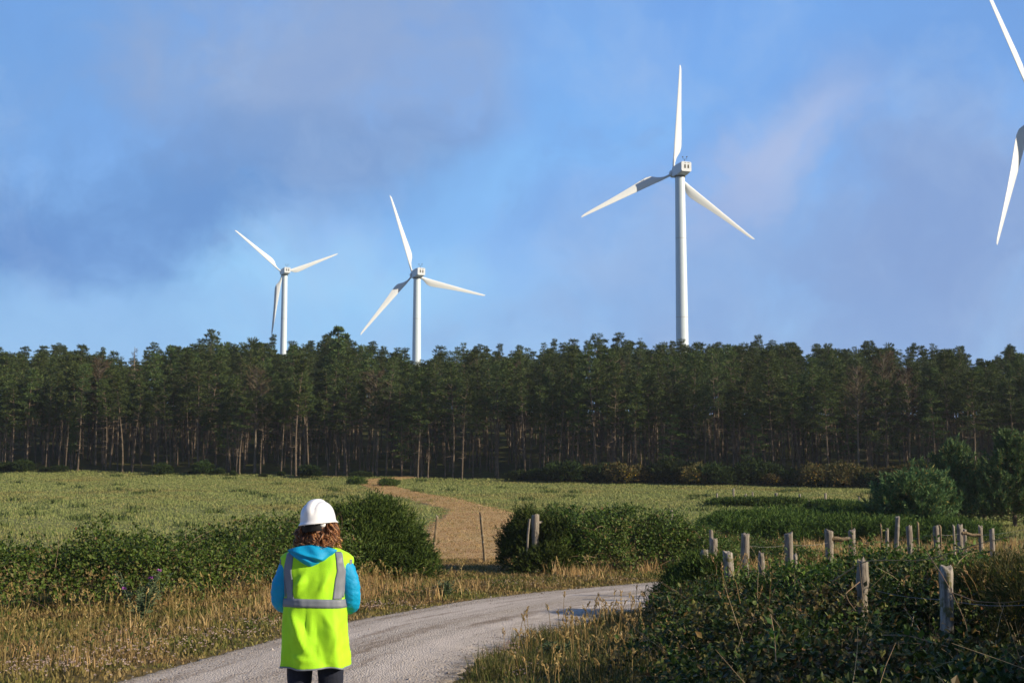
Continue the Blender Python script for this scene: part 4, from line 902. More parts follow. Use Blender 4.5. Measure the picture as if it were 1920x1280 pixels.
# gorse and scrub under the wood's edge
GE = 'scrub bushes along the foot of the wood'
def scrub_proto(nm, lb, m, fl):
    L = [(0, 0, .4, .8, .7, .62), (.7, .1, .35, .7, .6, .5), (-.7, 0, .35, .7, .6, .52)]
    o = empty(nm, (0, 0, 0), 0, lb, 'bush', GE); MB().add(*spiky_mesh(L, 700, 7, .22, .3, gf, .5, .28, False)).build('foliage', m, o)
    if fl: 
        P, N = bush_points(L, 40, gf, .1); P = np.repeat(P, 5, 0) + gf.normal(0, .09, (200, 3)); MB().add(*leaves(P, rand_dirs(200, gf), rand_dirs(200, gf), .09, .8, .2)).build('flowers', M['gorseflower'], o)['kind'] = 'stuff'
    return o
pa = scrub_proto('scrub_bush', 'rounded scrub bush, its green darkened as shade, at the foot of the wood', M['scrub'], False)
pb_ = scrub_proto('gorse_bush', 'brownish gorse bush with dull orange flowers at the foot of the wood', M['gorse_dry'], True)
first = {0: True, 1: True}
for i in range(74):
    px = -20 + i * 24 + gf.normal(0, 7)
    if 688 < px < 800 or (px < 1000 and gf.uniform() < .5): continue
    x_ = (px - 960) / F * 128; 
    for _ in range(4): y_ = float(edge_y(x_)) - .6; x_ = (px - 960) / F * y_
    y_ += gf.uniform(-.8, .8); w_ = 1 if (px > 1080 and gf.uniform() < .55) else 0; pr = (pa, pb_)[w_]
    o = pr if first[w_] else copy_tree(pr); first[w_] = False
    s = gf.uniform(.3, .95) if px < 1000 else gf.uniform(.8, 1.5)
    o.location = (x_, y_, float(hgt(x_, y_))); o.scale = (s * gf.uniform(.9, 1.3), s, s * gf.uniform(.8, 1.1)); o.rotation_euler = (0, 0, gf.uniform(0, 6.28))
# young pines on the right
def young_pine(px, py_top, Y_, wpx, label, conical, n=2600, low=.05):
    p = at(px, py_top, Y_); z0 = float(hgt(p[0], p[1])); H_ = p[2] - z0; W = wpx * Y_ / F / 2; o = empty('young_pine', (p[0], p[1], z0), 0, label, 'tree'); tb, cb = MB(), MB()
    tb.add(*tube(np.array([0, 0, 1]) * np.linspace(-.2, H_ * .96, 8)[:, None], .09 * np.linspace(1.1, .15, 8), 7))
    nb = 104
    for i in range(nb):
        u = low + (1 - low) * (i + gf.uniform(0, 1)) / nb; an = i * 2.399; 
        l = W * ((1 - u) ** .75 * 1.15 if conical else math.sqrt(max(.02, 1 - (2 * u - .9) ** 2 if u > .45 else 1 - (.9 - 2 * u) ** 2 * .5))) * gf.uniform(.65, 1.1)
        d = np.array([math.cos(an), math.sin(an), .28]); pr = np.array([0, 0, u * H_ * .93]); e = pr + d * l; q = pr + (e - pr) * np.linspace(0, 1, 4)[:, None]; q[-1, 2] += .08 * l; tb.add(*tube(q, [.025, .02, .014, .007], 3))
        ns = max(4, int(13 * l / W))
        for j in range(ns):
            v = gf.uniform(.2, 1.08); c = pr + d * l * v + gf.normal(0, .16, 3) * min(1, W) ; dd = unit(d * .5 + gf.normal(0, .35, 3) + np.array([0, 0, 1.0])); ln = gf.uniform(.25, .55); k = int(n / nb / 2.6)
            uu = gf.uniform(0, 1, k); Q = c + dd * (ln * uu)[:, None]; A = unit(dd * .9 + gf.normal(0, .5, (k, 3))); cb.add(*leaves(Q, A, rand_dirs(k, gf), 0.20 * gf.uniform(.7, 1.2, k), .22, .03))
    tb.build('trunk', M['bark'], o, True); cb.build('crown', M['youngpine'], o); return o
young_pine(1712, 902, 53, 140, 'low spreading young pine behind the stakes, as wide as tall', False, 9000)
young_pine(1788, 838, 62, 175, 'middle young pine with a pointed top right of the spreading one', True, 9000)
young_pine(1896, 815, 60, 165, 'tallest young pine at the right border', True, 11000)
young_pine(1842, 880, 66, 130, 'dark young pine half hidden between the pointed one and the tallest one', True, 6000)

# ------------------------------------------------------------------ wind turbines
def blade_mesh(Rr=23.0):
    # local: span +Z, trailing edge +X (clockwise seen from behind), thickness Y
    st = [(.0, .50, .50, 0), (.035, .50, .50, 0), (.08, .55, .46, 10), (.13, .95, .36, 14), (.19, 1.75, .30, 13), (.24, 1.95, .27, 11), (.32, 1.80, .23, 9), (.45, 1.45, .18, 6.5), (.6, 1.12, .14, 4), (.75, .85, .10, 2.5), (.88, .62, .075, 1), (.96, .46, .05, 0), (.99, .30, .03, 0), (1.0, .10, .015, 0)]
    n = 20; q = np.arange(n) / n * 2 * np.pi; V = []
    for u, c, th, tw in st:
        circ = max(0, 1 - max(0, u - .035) / .12); xc = np.cos(q) * c * .5; yc = np.sin(q) * th * .5
        foil = np.where(np.cos(q) > 0, (1 - np.cos(q) * .95), 1.0); yc = yc * (circ + (1 - circ) * foil)
        xo = (c * .5 - .28) * (1 - circ) ; a = R(tw + 3); x_ = xc + xo; V.append(np.stack([x_ * math.cos(a) - yc * math.sin(a), x_ * math.sin(a) * 1 + yc * math.cos(a), np.full(n, .55 + u * (Rr - .55))], -1))
    V = np.array(V); b = MB().add(V, grid_faces(len(st), n, True)); return b
BM = blade_mesh().mesh('blade', M['blade'], True)
def box(b, x0, x1, y0, y1, z0, z1, taper=None):
    V = np.array([(x, y, z) for x in (x0, x1) for y in (y0, y1) for z in (z0, z1)], float)
    if taper is not None: V = taper(V)
    b.add(V, np.array([(0, 1, 3, 2), (4, 6, 7, 5), (0, 4, 5, 1), (2, 3, 7, 6), (0, 2, 6, 4), (1, 5, 7, 3)])); return b
def turbine(px, py, Y_, yaw, ph, label):
    tilt = R(4); hub = at(px, py, Y_); a = yaw; nx = np.array([-math.sin(a) * math.cos(tilt), math.cos(a) * math.cos(tilt), math.sin(tilt)])
    nh = np.array([-math.sin(a), math.cos(a), 0]); base = hub - nh * 3.0; z0 = float(hgt(base[0], base[1])) - .5; root = empty('wind_turbine', (base[0], base[1], z0), 0, label, 'wind turbine', 'wind turbines beyond the wood')
    Ht = hub[2] - 1.25 - z0
    b = MB(); s = np.linspace(0, 1, 9); sd = 40; prof = 1.42 - .42 * s; P = np.array([0, 0, 1.]) * (s * Ht)[:, None]; b.add(*tube(P, prof, sd)); tw_ = b.build('tower', M['tower'], root, True)
    fb = MB()
    for q in (.18, .46, .76): rr = 1.42 - .42 * q + .015; fb.add(*tube(np.array([[0, 0, q * Ht - .06], [0, 0, q * Ht + .06]]), rr, sd))
    fb.build('flange', M['seam'], tw_, True)
    # nacelle: local frame X' = right (cos a, sin a), Y' = front nh
    rotz = a; nc = np.array([0, 0, hub[2] - z0])
    def tap(V):
        V = V.copy(); f = V[:, 1] > 0; V[f, 0] *= .62; V[f, 2] = np.where(V[f, 2] > 0, V[f, 2] * .78, V[f, 2] * .85); return V
    nb = MB(); prof = [(2.35, .62, .85, -.95), (1.5, 1.0, 1.05, -1.22), (-1.2, 1.1, 1.15, -1.22), (-3.0, 1.12, 1.15, -.85)]   # (y, half width, top, bottom)
    Vn = []
    for y_, hw, zt, zb in prof:
        r = .18; c8 = [(-hw, zb + r), (-hw, zt - r), (-hw + r, zt), (hw - r, zt), (hw, zt - r), (hw, zb + r), (hw - r, zb), (-hw + r, zb)]; Vn += [(x_, y_, z_) for x_, z_ in c8]
    nb.add(np.array(Vn), grid_faces(4, 8, True)); nb.L.append(np.arange(8)); nb.T.append(np.array([8])); nb.L.append(np.arange(24, 32)[::-1]); nb.T.append(np.array([8]))
    nob = nb.build('nacelle', M['nacelle'], root); nob.location = nc; nob.rotation_euler = (0, 0, rotz)
    for xx, hh_ in ((-.32, .62), (.42, .62)):
        wb = box(MB(), xx - .17, xx + .17, -3.03, -2.98, -.15 - hh_ * .1, .55); wb.build('window', M['dark'], nob)
    vb = MB(); box(vb, -.45, -.05, -3.025, -2.98, .86, .94); box(vb, .2, .8, -3.025, -2.98, .86, .94); vb.build('vent', M['dark'], nob)
    hb_ = box(MB(), -.5, .4, -.6, .8, 1.12, 1.36); hb_.build('roof_hatch', M['nacelle'], nob)
    an = MB(); an.add(*tube(np.array([[-.2, -2.6, 1.1], [-.2, -2.6, 1.75]]), .05, 6)); an.add(*tube(np.array([[-.6, -2.6, 2.15], [-.55, -2.6, 1.75], [.25, -2.6, 1.75], [.3, -2.6, 2.25]]), .04, 6))
    box(an, -.72, -.5, -2.7, -2.5, 2.1, 2.25); box(an, .2, .42, -2.7, -2.5, 2.2, 2.36); an.build('wind_vane', M['dark'], nob)
    yb = MB(); yb.add(*tube(np.array([[0, 0, Ht - .25], [0, 0, Ht + .15]]), 1.12, 32)); yb.build('yaw_ring', M['dark'], root, True)
    # hub and blades
    hc = hub - np.array([base[0], base[1], z0]); hbm = MB(); uu = np.linspace(-.75, 1, 9); P = np.array([[0, u * 1.15, 0] for u in uu]); rr = .85 * np.sqrt(np.clip(1 - np.clip(uu, 0, 1) ** 2.2, .0, 1)) + .01; hbm.add(*tube(P, rr, 24))
    ho = hbm.build('hub', M['nacelle'], root, True); ho.location = hc; ho.rotation_euler = (tilt, 0, rotz)
    e1 = np.array([math.cos(a), math.sin(a), 0]); e2 = -np.cross(nx, e1); e2 = e2 if e2[2] > 0 else -e2
    for k in range(3):
        q = ph + k * 2 * math.pi / 3; span = math.sin(q) * e1 + math.cos(q) * e2; xx = math.cos(q) * e1 - math.sin(q) * e2; yy = np.cross(span, xx)
        bo = link(bpy.data.objects.new('blade', BM), root); mt = Matrix((tuple(xx) + (0,), tuple(yy) + (0,), tuple(span) + (0,), (0, 0, 0, 1))).transposed(); mt.translation = Vector(hc); bo.matrix_local = mt
    return root
turbine(1262.4, 325.7, 289.2, R(20), .0563, 'second tallest looking white turbine, complete with one blade straight up, right of centre')
turbine(774.2, 515.7, 392.3, R(27), R(-19.25), 'white turbine left of centre with its lowest blade reaching the treetops')
turbine(529.1, 511.4, 512.7, R(27.5), R(-52.25), 'farthest greyish turbine at the left, smallest of the four')
turbine(1940, 197, 202.8, R(35), R(-38.7), 'nearest turbine at the right border, only two of its blades inside the picture')

# ------------------------------------------------------------------ person
def loft(b, rings, closed_top=False, closed_bot=False):
    Rg = np.array(rings); n, k = Rg.shape[:2]; i0 = b.n; b.add(Rg, grid_faces(n, k, True))
    if closed_bot: b.L.append(np.arange(k)[::-1] + i0); b.T.append(np.array([k]))
    if closed_top: b.L.append(np.arange(k) + i0 + (n - 1) * k); b.T.append(np.array([k]))
    return b
def skin_mesh(name, verts, edges, radii, root=0, sub=2, extra=None, voxel=.007):
    me = bpy.data.meshes.new(name); me.from_pydata([tuple(v) for v in verts], edges, []); o = bpy.data.objects.new(name, me); COL.objects.link(o)
    md = o.modifiers.new('s', 'SKIN'); md.use_smooth_shade = True
    for i, r in enumerate(radii):
        r = r if isinstance(r, tuple) else (r, r); me.skin_vertices[0].data[i].radius = r
        me.skin_vertices[0].data[i].use_root = (i == root)
    s = o.modifiers.new('b', 'SUBSURF'); s.levels = sub; s.render_levels = sub
    dg = bpy.context.evaluated_depsgraph_get(); dg.update(); m1 = bpy.data.meshes.new_from_object(o.evaluated_get(dg)); bpy.data.objects.remove(o)
    o = bpy.data.objects.new(name, m1); COL.objects.link(o)
    if extra is not None:
        V0 = np.empty(len(m1.vertices) * 3, np.float32); m1.vertices.foreach_get('co', V0); bb = MB()
        bb.V.append(V0.reshape(-1, 3)); T0 = np.array([p.loop_total for p in m1.polygons]); L0_ = np.array([l.vertex_index for l in m1.loops]); bb.L.append(L0_); bb.T.append(T0); bb.n = len(m1.vertices)
        for V, Fc in extra: bb.add(V, Fc)
        o.data = bb.mesh(name, None, True)
    if voxel:
        r = o.modifiers.new('r', 'REMESH'); r.mode = 'VOXEL'; r.voxel_size = voxel; r.use_smooth_shade = True
        c = o.modifiers.new('c', 'SMOOTH'); c.factor = .5; c.iterations = 3
        dg = bpy.context.evaluated_depsgraph_get(); dg.update(); m2 = bpy.data.meshes.new_from_object(o.evaluated_get(dg)); o.data = m2; o.modifiers.clear()
    return o
def ellip(c, r, n=16, m=10):
    u = np.linspace(.02, np.pi - .02, m); v = np.arange(n) / n * 2 * np.pi
    P = np.stack([np.sin(u)[:, None] * np.cos(v)[None] * r[0] + c[0], np.sin(u)[:, None] * np.sin(v)[None] * r[1] + c[1], np.repeat(np.cos(u)[:, None], n, 1) * r[2] + c[2]], -1)
    b = MB(); b.add(P, grid_faces(m, n, True)); V = np.concatenate(b.V); return V, grid_faces(m, n, True)[:, ::-1]
M['skin'] = plain('skin', (.50, .30, .22), .55, .35)
M['vest'] = None
def fabric(name, col, rough=.75, bump=.15, scale=240, sheen=.0, var=.08):
    m, t, b = newmat(name); o = t.n('ShaderNodeTexCoord'); nz = t.noise(7, 5, .6, o.outputs['Object'])
    t.set(b.inputs['Base Color'], t.ramp(nz, [(.3, tuple(q * (1 - var) for q in col)), (.7, tuple(min(1, q * (1 + var)) for q in col))])); b.inputs['Roughness'].default_value = rough; b.inputs['Specular IOR Level'].default_value = .25
    hh = t.math('ADD', t.noise(scale, 3, .6, o.outputs['Object']), t.math('MULTIPLY', t.noise(22, 4, .55, o.outputs['Object'], dist=.6), 1.4))
    bp = t.n('ShaderNodeBump', ins={'Strength': bump, 'Distance': .01, 'Height': hh}); t.set(b.inputs['Normal'], bp.outputs[0]); return m
M['vest'] = fabric('high_visibility_fabric', (.37, .76, .022), .7, .16)
M['tape'] = fabric('reflective_tape', (.18, .205, .25), .45, .08)
M['jacket'] = fabric('turquoise_jacket', (.003, .30, .58), .55, .25)
M['jeans'] = fabric('dark_denim', (.012, .016, .032), .8, .25, 320, var=.3)
M['hair'] = leafmat('curly_brown_hair', [(0, (.06, .026, .010)), (.45, (.17, .075, .026)), (.75, (.34, .165, .055)), (1, (.62, .38, .15))], 0, .38, .5, objvar=0)
M['helmet'] = plain('white_hard_hat', (.70, .73, .78), .3, .5)
M['black'] = plain('black_strap', (.012, .012, .014), .6, .3)
M['shoe'] = plain('brown_shoe', (.08, .055, .04), .7, .3)
M['eye'] = plain('eye_white', (.75, .73, .7), .2, .5)
pp = at(595.5, 960, 8.6)
person = empty('person', (pp[0], pp[1], .04), 0, 'woman seen from behind in white hard hat and yellow high visibility vest on the road', 'person'); person.scale = (1, 1, .976)
HEADROT = Matrix.Rotation(R(-20), 4, 'Z')
hc = Vector((.003, .015, 1.545))
def headpt(p): return tuple(hc + HEADROT @ Vector(p))
# continuous body: skeleton grown into one surface, head shape and fingers merged in
bv = [(0, .0, .93), (0, 0, 1.1), (0, -.005, 1.27), (0, -.01, 1.37), (0, 0, 1.43), (0, .008, 1.48),
      (-.15, -.01, 1.355), (-.203, -.025, 1.2), (-.208, -.01, 1.092), (-.155, .15, 1.065), (-.085, .275, 1.085), (-.06, .33, 1.10),
      (.15, -.01, 1.355), (.200, -.025, 1.2), (.204, -.01, 1.095), (.155, .15, 1.07), (.085, .275, 1.085), (.06, .33, 1.10),
      (-.088, 0, .84), (-.09, .01, .48), (-.09, -.015, .10), (-.095, .10, .04), (.088, 0, .84), (.09, .01, .48), (.09, -.015, .10), (.095, .10, .04)]
be = [(0, 1), (1, 2), (2, 3), (3, 4), (4, 5), (3, 6), (6, 7), (7, 8), (8, 9), (9, 10), (10, 11), (3, 12), (12, 13), (13, 14), (14, 15), (15, 16), (16, 17), (0, 18), (18, 19), (19, 20), (20, 21), (0, 22), (22, 23), (23, 24), (24, 25)]
br = [(.14, .10), (.115, .09), (.13, .095), (.10, .08), .058, .055, .062, .048, .04, .038, .028, (.036, .022), .062, .048, .04, .038, .028, (.036, .022), .078, .052, .036, .03, .078, .052, .036, .03]
ex = [ellip((hc.x, hc.y - .005, hc.z + .03), (.073, .092, .095))]
for p, r in (((0, .045, -.035), (.055, .05, .065)), ((0, .098, -.01), (.014, .022, .022)), ((0, .086, -.055), (.026, .014, .012)), ((0, .062, -.085), (.028, .028, .022)), ((-.076, 0, -.005), (.012, .02, .032)), ((.076, 0, -.005), (.012, .02, .032)), ((0, .075, .035), (.05, .02, .014))):
    c = headpt(p); ex.append(ellip(c, r, 12, 8))
for sx in (-1, 1):      # hands: four bent fingers of different lengths and a thumb, loosely curled in front of the body
    wx = np.array([sx * .06, .335, 1.10])
    for i, ln in enumerate((.066, .075, .07, .056)):
        k0 = wx + np.array([sx * .014 * (1 - i * .2), .02, .028 - .019 * i]); pts = np.array([k0, k0 + [-sx * .012, ln * .45, -.004], k0 + [-sx * .032, ln * .72, -.014], k0 + [-sx * .05, ln * .62, -.024]])
        ex.append(tube(pts, [.0095, .009, .0085, .006], 8))
    k0 = wx + np.array([-sx * .012, -.005, .03]); ex.append(tube(np.array([k0, k0 + [-sx * .02, .025, .018], k0 + [-sx * .026, .052, .02]]), [.011, .010, .007], 8))
body = skin_mesh('body', bv, be, br, 0, 2, ex, .006); body.parent = person; body.data.materials.clear(); body.data.materials.append(M['skin'])
for sx in (-1, 1):
    e = MB(); V, Fc = ellip(headpt((sx * .03, .083, .015)), (.011, .011, .011), 12, 8); e.add(V, Fc); e.build('eye', M['eye'], person, True)
# jeans and shoes
jv = [(0, 0, .95), (-.088, 0, .85), (-.091, -.005, .70), (-.095, .012, .47), (-.092, -.012, .07), (.088, 0, .85), (.091, -.005, .70), (.095, .012, .47), (.092, -.012, .07)]
je = [(0, 1), (1, 2), (2, 3), (3, 4), (0, 5), (5, 6), (6, 7), (7, 8)]
jeans = skin_mesh('jeans', jv, je, [(.13, .09), .095, .083, .068, .055, .10, .083, .068, .055], 0, 2, None, .008); jeans.parent = person; jeans.data.materials.append(M['jeans'])
for sx in (-1, 1):
    sb = MB(); rings = []
    for y_, w_, h_ in ((-.09, .02, .05), (-.075, .036, .075), (-.02, .038, .09), (.05, .043, .075), (.11, .047, .055), (.15, .04, .045), (.172, .018, .03)):
        q = np.arange(14) / 14 * 2 * np.pi; z_ = np.sin(q); rings.append(np.stack([sx * .093 + w_ * np.cos(q), np.full(14, y_), h_ * .5 + h_ * .5 * z_ - .035 + .0 * q], -1))
    loft(sb, rings, True, True); sb.build('shoe', M['shoe'], person, True)
# jacket: sleeves, shoulders and collar as one surface
jk = [(0, 0, .98), (0, 0, 1.15), (0, -.005, 1.30), (0, -.005, 1.385), (0, .002, 1.445),
      (-.155, -.012, 1.34), (-.213, -.03, 1.20), (-.216, -.012, 1.092), (-.16, .15, 1.065), (-.10, .255, 1.08),
      (.155, -.012, 1.34), (.21, -.03, 1.20), (.212, -.012, 1.095), (.16, .15, 1.07), (.10, .255, 1.08)]
jke = [(0, 1), (1, 2), (2, 3), (3, 4), (3, 5), (5, 6), (6, 7), (7, 8), (8, 9), (3, 10), (10, 11), (11, 12), (12, 13), (13, 14)]
jacket = skin_mesh('jacket', jk, jke, [(.13, .09), (.13, .09), (.145, .095), (.12, .085), .075, .075, .064, .060, .054, .042, .075, .064, .060, .054, .042], 0, 2, None, .007)
jacket.parent = person; jacket.data.materials.append(M['jacket'])
def displace(o, fn):
    n_ = len(o.data.vertices); V = np.empty(n_ * 3, np.float32); o.data.vertices.foreach_get('co', V); Nn = np.empty(n_ * 3, np.float32); o.data.vertices.foreach_get('normal', Nn); V = V.reshape(-1, 3); Nn = Nn.reshape(-1, 3)
    V = V + Nn * fn(V)[:, None]; o.data.vertices.foreach_set('co', V.astype(np.float32).ravel()); o.data.update()
displace(jacket, lambda V: .0045 * vnoise(V * np.array([1, 1, 2.2]), 14, 40) * np.clip(np.abs(V[:, 0]) * 8 - .9, 0, 1) + .004 * vnoise(V, 12, 41))
displace(jeans, lambda V: .004 * vnoise(V, 11, 42))
# vest
VZ = np.array([.722, .80, .90, 1.0, 1.10, 1.17, 1.24, 1.30, 1.345, 1.375, 1.398, 1.414, 1.428, 1.44])
VA = np.array([.190, .189, .187, .184, .180, .179, .188, .203, .214, .213, .19, .155, .12, .10])
VB = np.array([.158, .155, .150, .146, .142, .140, .137, .131, .122, .110, .100, .092, .085, .08])
def vest_pt(th, z, off=0.0):
    th = np.asarray(th, float); z = np.asarray(z, float); a = np.interp(z, VZ, VA); b_ = np.interp(z, VZ, VB); c, s_ = np.cos(th), np.sin(th); e = 2 / 2.7
    x_ = a * np.sign(c) * np.abs(c) ** e; y_ = b_ * np.sign(s_) * np.abs(s_) ** e
    low = np.clip((1.10 - z) / .3, 0, 1); bk = np.clip(-s_, 0, 1)
    q3 = np.stack([x_ * 1.0, y_ * .6, z * .55], -1); fold = .006 * (1 - np.abs(vnoise(q3, 9, 71))) * (.4 + .6 * low) + .004 * vnoise(q3, 20, 72) + .012 * low * np.sin(th * 7 + 9 * (z - .7) + .6) + .006 * np.sin(th * 5 - 13 * z) * bk
    # diagonal folds falling from the belt towards the hem, and from the shoulder blade
    def crease(x0, z0, x1, z1, wd_, amp):
        dx, dz = x1 - x0, z1 - z0; L_ = math.hypot(dx, dz); t_ = ((x_ - x0) * dx + (z - z0) * dz) / L_ ** 2; d_ = ((x_ - x0) * dz - (z - z0) * dx) / L_
        return amp * np.exp(-(d_ / wd_) ** 2) * np.clip(1.2 - np.abs(t_ - .5) * 2, 0, 1) * bk
    fold = fold + 1.25 * crease(-.12, 1.06, -.02, .80, .024, .024) + crease(-.02, 1.08, -.005, .74, .012, .016) + crease(-.12, 1.14, -.03, 1.30, .024, .022) + crease(.10, 1.05, .13, .76, .03, .014) + crease(.03, 1.13, .09, 1.3, .02, .010) + crease(.0, 1.12, .0, 1.38, .005, .006) + crease(0, 1.08, .003, .73, .005, .006) + crease(-.135, 1.07, -.035, .90, .009, .010) + crease(-.10, .98, -.01, .78, .008, .010) + crease(-.02, 1.0, .05, .80, .009, .008) + crease(.05, 1.06, .12, .93, .008, .007) + crease(-.10, 1.20, -.03, 1.24, .008, .009) + crease(-.09, 1.15, -.05, 1.29, .008, .008) + crease(.02, 1.14, .07, 1.25, .008, .007) + crease(.14, .98, .10, .76, .009, .008) + crease(-.15, .80, .02, .76, .012, .010) - crease(-.16, 1.03, -.05, .90, .02, .005)
    rr = 1 + (fold + off) / np.maximum(np.hypot(x_, y_), .05)
    hem = np.where(z < .75, .006 * np.sin(th * 5 + 1), 0)
    return np.stack([x_ * rr, y_ * rr + .0, z + hem], -1)
th = np.arange(120) / 120 * 2 * np.pi; zs = np.concatenate([np.linspace(.722, 1.36, 56), np.linspace(1.368, 1.44, 10)])
TH, ZS = np.meshgrid(th, zs); vb = MB().add(vest_pt(TH, ZS).transpose(0, 1, 2), grid_faces(len(zs), 120, True)); vest = vb.build('vest', M['vest'], person, True)
sm = vest.modifiers.new('thick', 'SOLIDIFY'); sm.thickness = .004; sm.offset = 1
def band(name, thf, zf, nu, nv, m, parent, off=.0065):
    u, v = np.meshgrid(np.linspace(0, 1, nu), np.linspace(0, 1, nv), indexing='ij'); P = vest_pt(thf(u, v), zf(u, v), off); o = MB().add(P, grid_faces(nu, nv)).build(name, m, parent, True); s_ = o.modifiers.new('thick', 'SOLIDIFY'); s_.thickness = .002; s_.offset = 0; return o
band('reflective_belt', lambda u, v: u * 2 * np.pi, lambda u, v: 1.080 + .052 * v + .004 * np.sin(u * 2 * np.pi * 2), 160, 4, M['tape'], vest)
def th_of_x(x_, z):    # angle on the back of the vest whose x is x_
    a = np.interp(z, VZ, VA); c = np.sign(x_) * np.clip(np.abs(x_) / a, 0, .999) ** (2.7 / 2); return -np.arccos(c)
for x0, x1 in ((-.187, -.135), (.125, .172)):
    def zf(u, v): return 1.130 + (1.412 - 1.130) * u
    lo, hi = (x0, x1)
    def tf(u, v, lo=lo, hi=hi):
        top = (-.160, -.118) if lo < 0 else (.108, .150); bot = (-.152, -.104) if lo < 0 else (.112, .155); mid = (-.176, -.128) if lo < 0 else (.132, .180)
        z = zf(u, v); a = np.where(u < .6, bot[0] + (mid[0] - bot[0]) * u / .6, mid[0] + (top[0] - mid[0]) * (u - .6) / .4); c = np.where(u < .6, bot[1] + (mid[1] - bot[1]) * u / .6, mid[1] + (top[1] - mid[1]) * (u - .6) / .4)
        return th_of_x(a + (c - a) * v, z)
    band('reflective_brace', tf, zf, 40, 6, M['tape'], vest)
band('hem_binding', lambda u, v: u * 2 * np.pi, lambda u, v: .719 + .009 * v, 160, 3, M['tape'], vest)
for sgn in (-1, 1):
    band('armhole_binding', lambda u, v, s_=sgn: th_of_x(s_ * (np.interp(1.14 + .225 * u, VZ, VA) * (.93 + .05 * u) - .008 * v), 1.14 + .225 * u), lambda u, v: 1.14 + .225 * u, 20, 3, M['tape'], vest)
# hood lying on the back
nu, nv = 41, 28; u, v = np.meshgrid(np.linspace(-1, 1, nu), np.linspace(0, 1, nv), indexing='ij')
def hood_pt(u, v):
    xw = .135 * (1 - .86 * np.clip(v, 0, 1) ** 1.25) + .012; x_ = -.016 + xw * u; z_ = 1.452 - .125 * v - .012 * (1 - u ** 2) * np.sin(np.pi * v) - .03 * np.abs(u) ** 2 * (1 - v)
    y_ = -.088 - .050 * np.sqrt(np.clip(1 - (u * .97) ** 2, 0, 1)) * (.45 + .9 * np.sin(np.pi * np.clip(v * .9 + .05, 0, 1)) ** .8) - .01 * v
    y_ = y_ - .012 * np.exp(-((z_ - 1.385 + .28 * (x_ + .02)) / .010) ** 2) * (np.abs(u) < .85) + .010 * np.exp(-((z_ - 1.368 + .30 * (x_ + .02)) / .008) ** 2) - .005 * np.sin(x_ * 60 + z_ * 45)
    return np.stack([x_, y_, z_], -1)
hp = hood_pt(u, v); inner = hp.copy(); inner[..., 1] = -.075; 
hb2 = MB(); hb2.add(hp, grid_faces(nu, nv)); hb2.add(inner, grid_faces(nu, nv)[:, ::-1])
def seam(i, j): return i * nv + j
off2 = nu * nv; q = []
for i in range(nu - 1):
    for j in (0, nv - 1): q.append((seam(i, j), seam(i + 1, j), off2 + seam(i + 1, j), off2 + seam(i, j)))
for j in range(nv - 1):
    for i in (0, nu - 1): q.append((seam(i, j), seam(i, j + 1), off2 + seam(i, j + 1), off2 + seam(i, j)))
hb2.L.append(np.array(q).ravel()); hb2.T.append(np.full(len(q), 4)); hood = hb2.build('hood', M['jacket'], jacket, True)
cb_ = MB(); q = np.linspace(0, 2 * np.pi, 41); P = np.stack([.088 * np.cos(q) - .005, .08 * np.sin(q) - .005, 1.452 + .02 * np.sin(q)], -1); cb_.add(*tube(P, .024, 10)); cb_.build('collar', M['jacket'], jacket, True)
# hair: a soft inner mass and many curled locks
gh = np.random.default_rng(77); hm = MB(); V, Fc = ellip((hc.x, hc.y - .015, 1.485), (.098, .082, .062), 24, 14); hm.add(V, Fc)
for i in range(210):
    an = gh.uniform(-1.78, 1.78) - math.pi / 2 - .1; bk_ = math.exp(-((an + math.pi / 2 + .2) / 1.0) ** 4); zt = gh.uniform(1.46, 1.53) if bk_ > .5 else gh.uniform(1.49, 1.60)
    p0 = np.array([hc.x + .09 * math.cos(an), hc.y + .092 * math.sin(an), zt]); out = np.array([math.cos(an), math.sin(an), 0]); side = np.array([-math.sin(an), math.cos(an), 0])
    ln = gh.uniform(.08, .18); zend = max(gh.uniform(1.395, 1.435) + .02 * abs(math.cos(an)), zt - ln); s = np.linspace(0, 1, 18)
    flare = gh.uniform(.0, .045); cr = gh.uniform(.007, .019); fr = gh.uniform(.8, 1.9) * 2 * np.pi; ph_ = gh.uniform(0, 6.28); sd0 = gh.normal(0, .03)
    for j in range(7):
        o3 = gh.normal(0, .0045, 3); q_ = ph_ + gh.normal(0, .22); c2 = cr * gh.uniform(.85, 1.2)
        P = p0 + o3 + out * (flare * np.sin(s * 2.2) + c2 * s ** .5 * np.cos(fr * s + q_))[:, None] + side * (c2 * 1.2 * s ** .5 * np.sin(fr * s + q_) + sd0 * s)[:, None]; P[:, 2] = zt + o3[2] - (zt - zend) * s + .008 * np.sin(fr * s + q_)
        hm.add(*tube(P, gh.uniform(.0016, .0036) * (1.0 - .7 * s ** 2), 4))
hair = hm.build('hair', M['hair'], person, True)
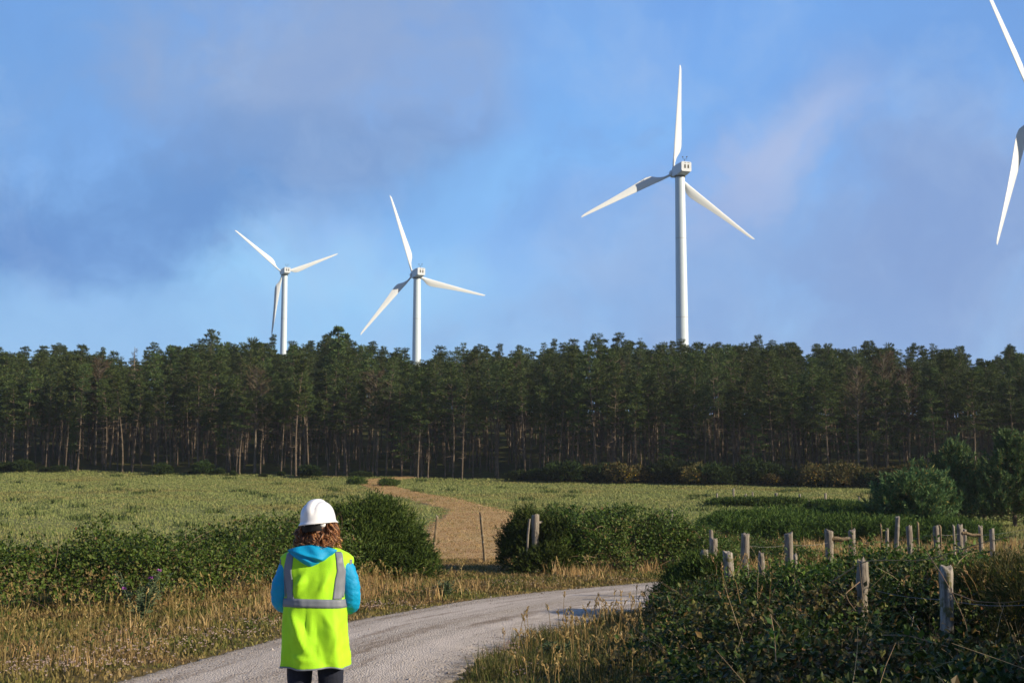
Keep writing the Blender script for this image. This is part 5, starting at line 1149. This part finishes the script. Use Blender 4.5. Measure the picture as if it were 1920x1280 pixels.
# hard hat
nt, npz = 72, 18; tt, uu = np.meshgrid(np.arange(nt) / nt * 2 * np.pi, np.linspace(0, 1, npz))
ax, bx_, cz = .099, .132, .126
el = uu * np.pi / 2; x_ = ax * np.cos(el) ** .82 * np.cos(tt); y_ = bx_ * np.cos(el) ** .82 * np.sin(tt); z_ = cz * np.sin(el) ** .95
rid = np.exp(-((np.abs(x_) - .0) / .026) ** 6) * sstep(z_, .03, .075); gro = np.exp(-((np.abs(x_) - .034) / .004) ** 2) * sstep(z_, .03, .07) * .5 * 1.6; rid2 = np.exp(-((np.abs(x_) - .062) / .014) ** 4) * sstep(z_, .03, .07) * .55
k = .012 * rid + .004 * rid2 - .009 * gro; nrm = unit(np.stack([x_ / ax ** 2, y_ / bx_ ** 2, z_ / cz ** 2], -1)); Vd = np.stack([x_, y_, z_], -1) + nrm * k[..., None]
brim = []
for f_, dz in ((1.15, -.016), (1.155, -.010), (1.07, -.004)):
    peak = 1 + .22 * np.clip(np.sin(tt[0]), 0, 1) ** 3 * (f_ > 1.1); brim.append(np.stack([ax * (1 + (f_ - 1) * .62) * np.cos(tt[0]), bx_ * f_ * .97 * np.sin(tt[0]) * peak, np.full(nt, dz) - .008 * np.clip(np.sin(tt[0]), 0, 1)], -1))
hb3 = MB().add(np.concatenate([np.array(brim), Vd], 0), grid_faces(npz + 3, nt, True)); hat = hb3.build('hard_hat', M['helmet'], person, True); s_ = hat.modifiers.new('thick', 'SOLIDIFY'); s_.thickness = .003; s_.offset = -1
hat.location = (.004, .0, 1.594); hat.rotation_euler = (R(2), R(-6), R(-20))
q = np.linspace(-math.pi / 2 - 1.1, -math.pi / 2 + .75, 30); hs = MB(); Vb = np.array([[np.array([.093 * math.cos(a) * f_, .112 * math.sin(a) * f_, z_]) for a in q] for z_, f_ in ((-.060, 1.0), (-.054, 1.03), (-.02, 1.05), (.004, 1.02))]); hs.add(Vb, grid_faces(4, 30)); hso = hs.build('headband', M['black'], hat, True); s_ = hso.modifiers.new('thick', 'SOLIDIFY'); s_.thickness = .004
kb = MB(); a = -math.pi / 2 + .82; P = np.array([[.093 * math.cos(a) * f_, .112 * math.sin(a) * f_, -.022] for f_ in (.97, 1.02, 1.08, 1.085)]); kb.add(*tube(P, [.018, .018, .016, .002], 16)); kb.build('ratchet_knob', M['helmet'], hat, True)
for a0 in (-1.0, -.35, .35):
    a = -math.pi / 2 + a0; c = np.array([.100 * math.cos(a), .120 * math.sin(a), 0]); sd_ = np.array([-math.sin(a), math.cos(a), 0]) * .013; tb_ = MB(); tb_.add(np.array([c - sd_, c + sd_, c + [0, 0, -.022], c * 1.02 - sd_, c * 1.02 + sd_, c * 1.02 + [0, 0, -.022]]), np.array([(0, 1, 2), (5, 4, 3)])); tb_.build('suspension_tab', M['helmet'], hat)

# ------------------------------------------------------------------ haze: thin even air round the whole place
hz = box(MB(), -2500, 2500, -700, 1700, -30, 130); ho = hz.build('haze', None); tag(ho, kind='stuff')
m = bpy.data.materials.new('haze_air'); m.use_nodes = True; m.node_tree.nodes.clear(); t = NT(m.node_tree)
pv = t.n('ShaderNodeVolumePrincipled'); pv.inputs['Color'].default_value = (.80, .90, 1.0, 1); pv.inputs['Density'].default_value = .0002; pv.inputs['Anisotropy'].default_value = .2
out = t.n('ShaderNodeOutputMaterial'); t.t.links.new(pv.outputs[0], out.inputs['Volume']); ho.data.materials.clear(); ho.data.materials.append(m)
scn.cycles.volume_bounces = 0
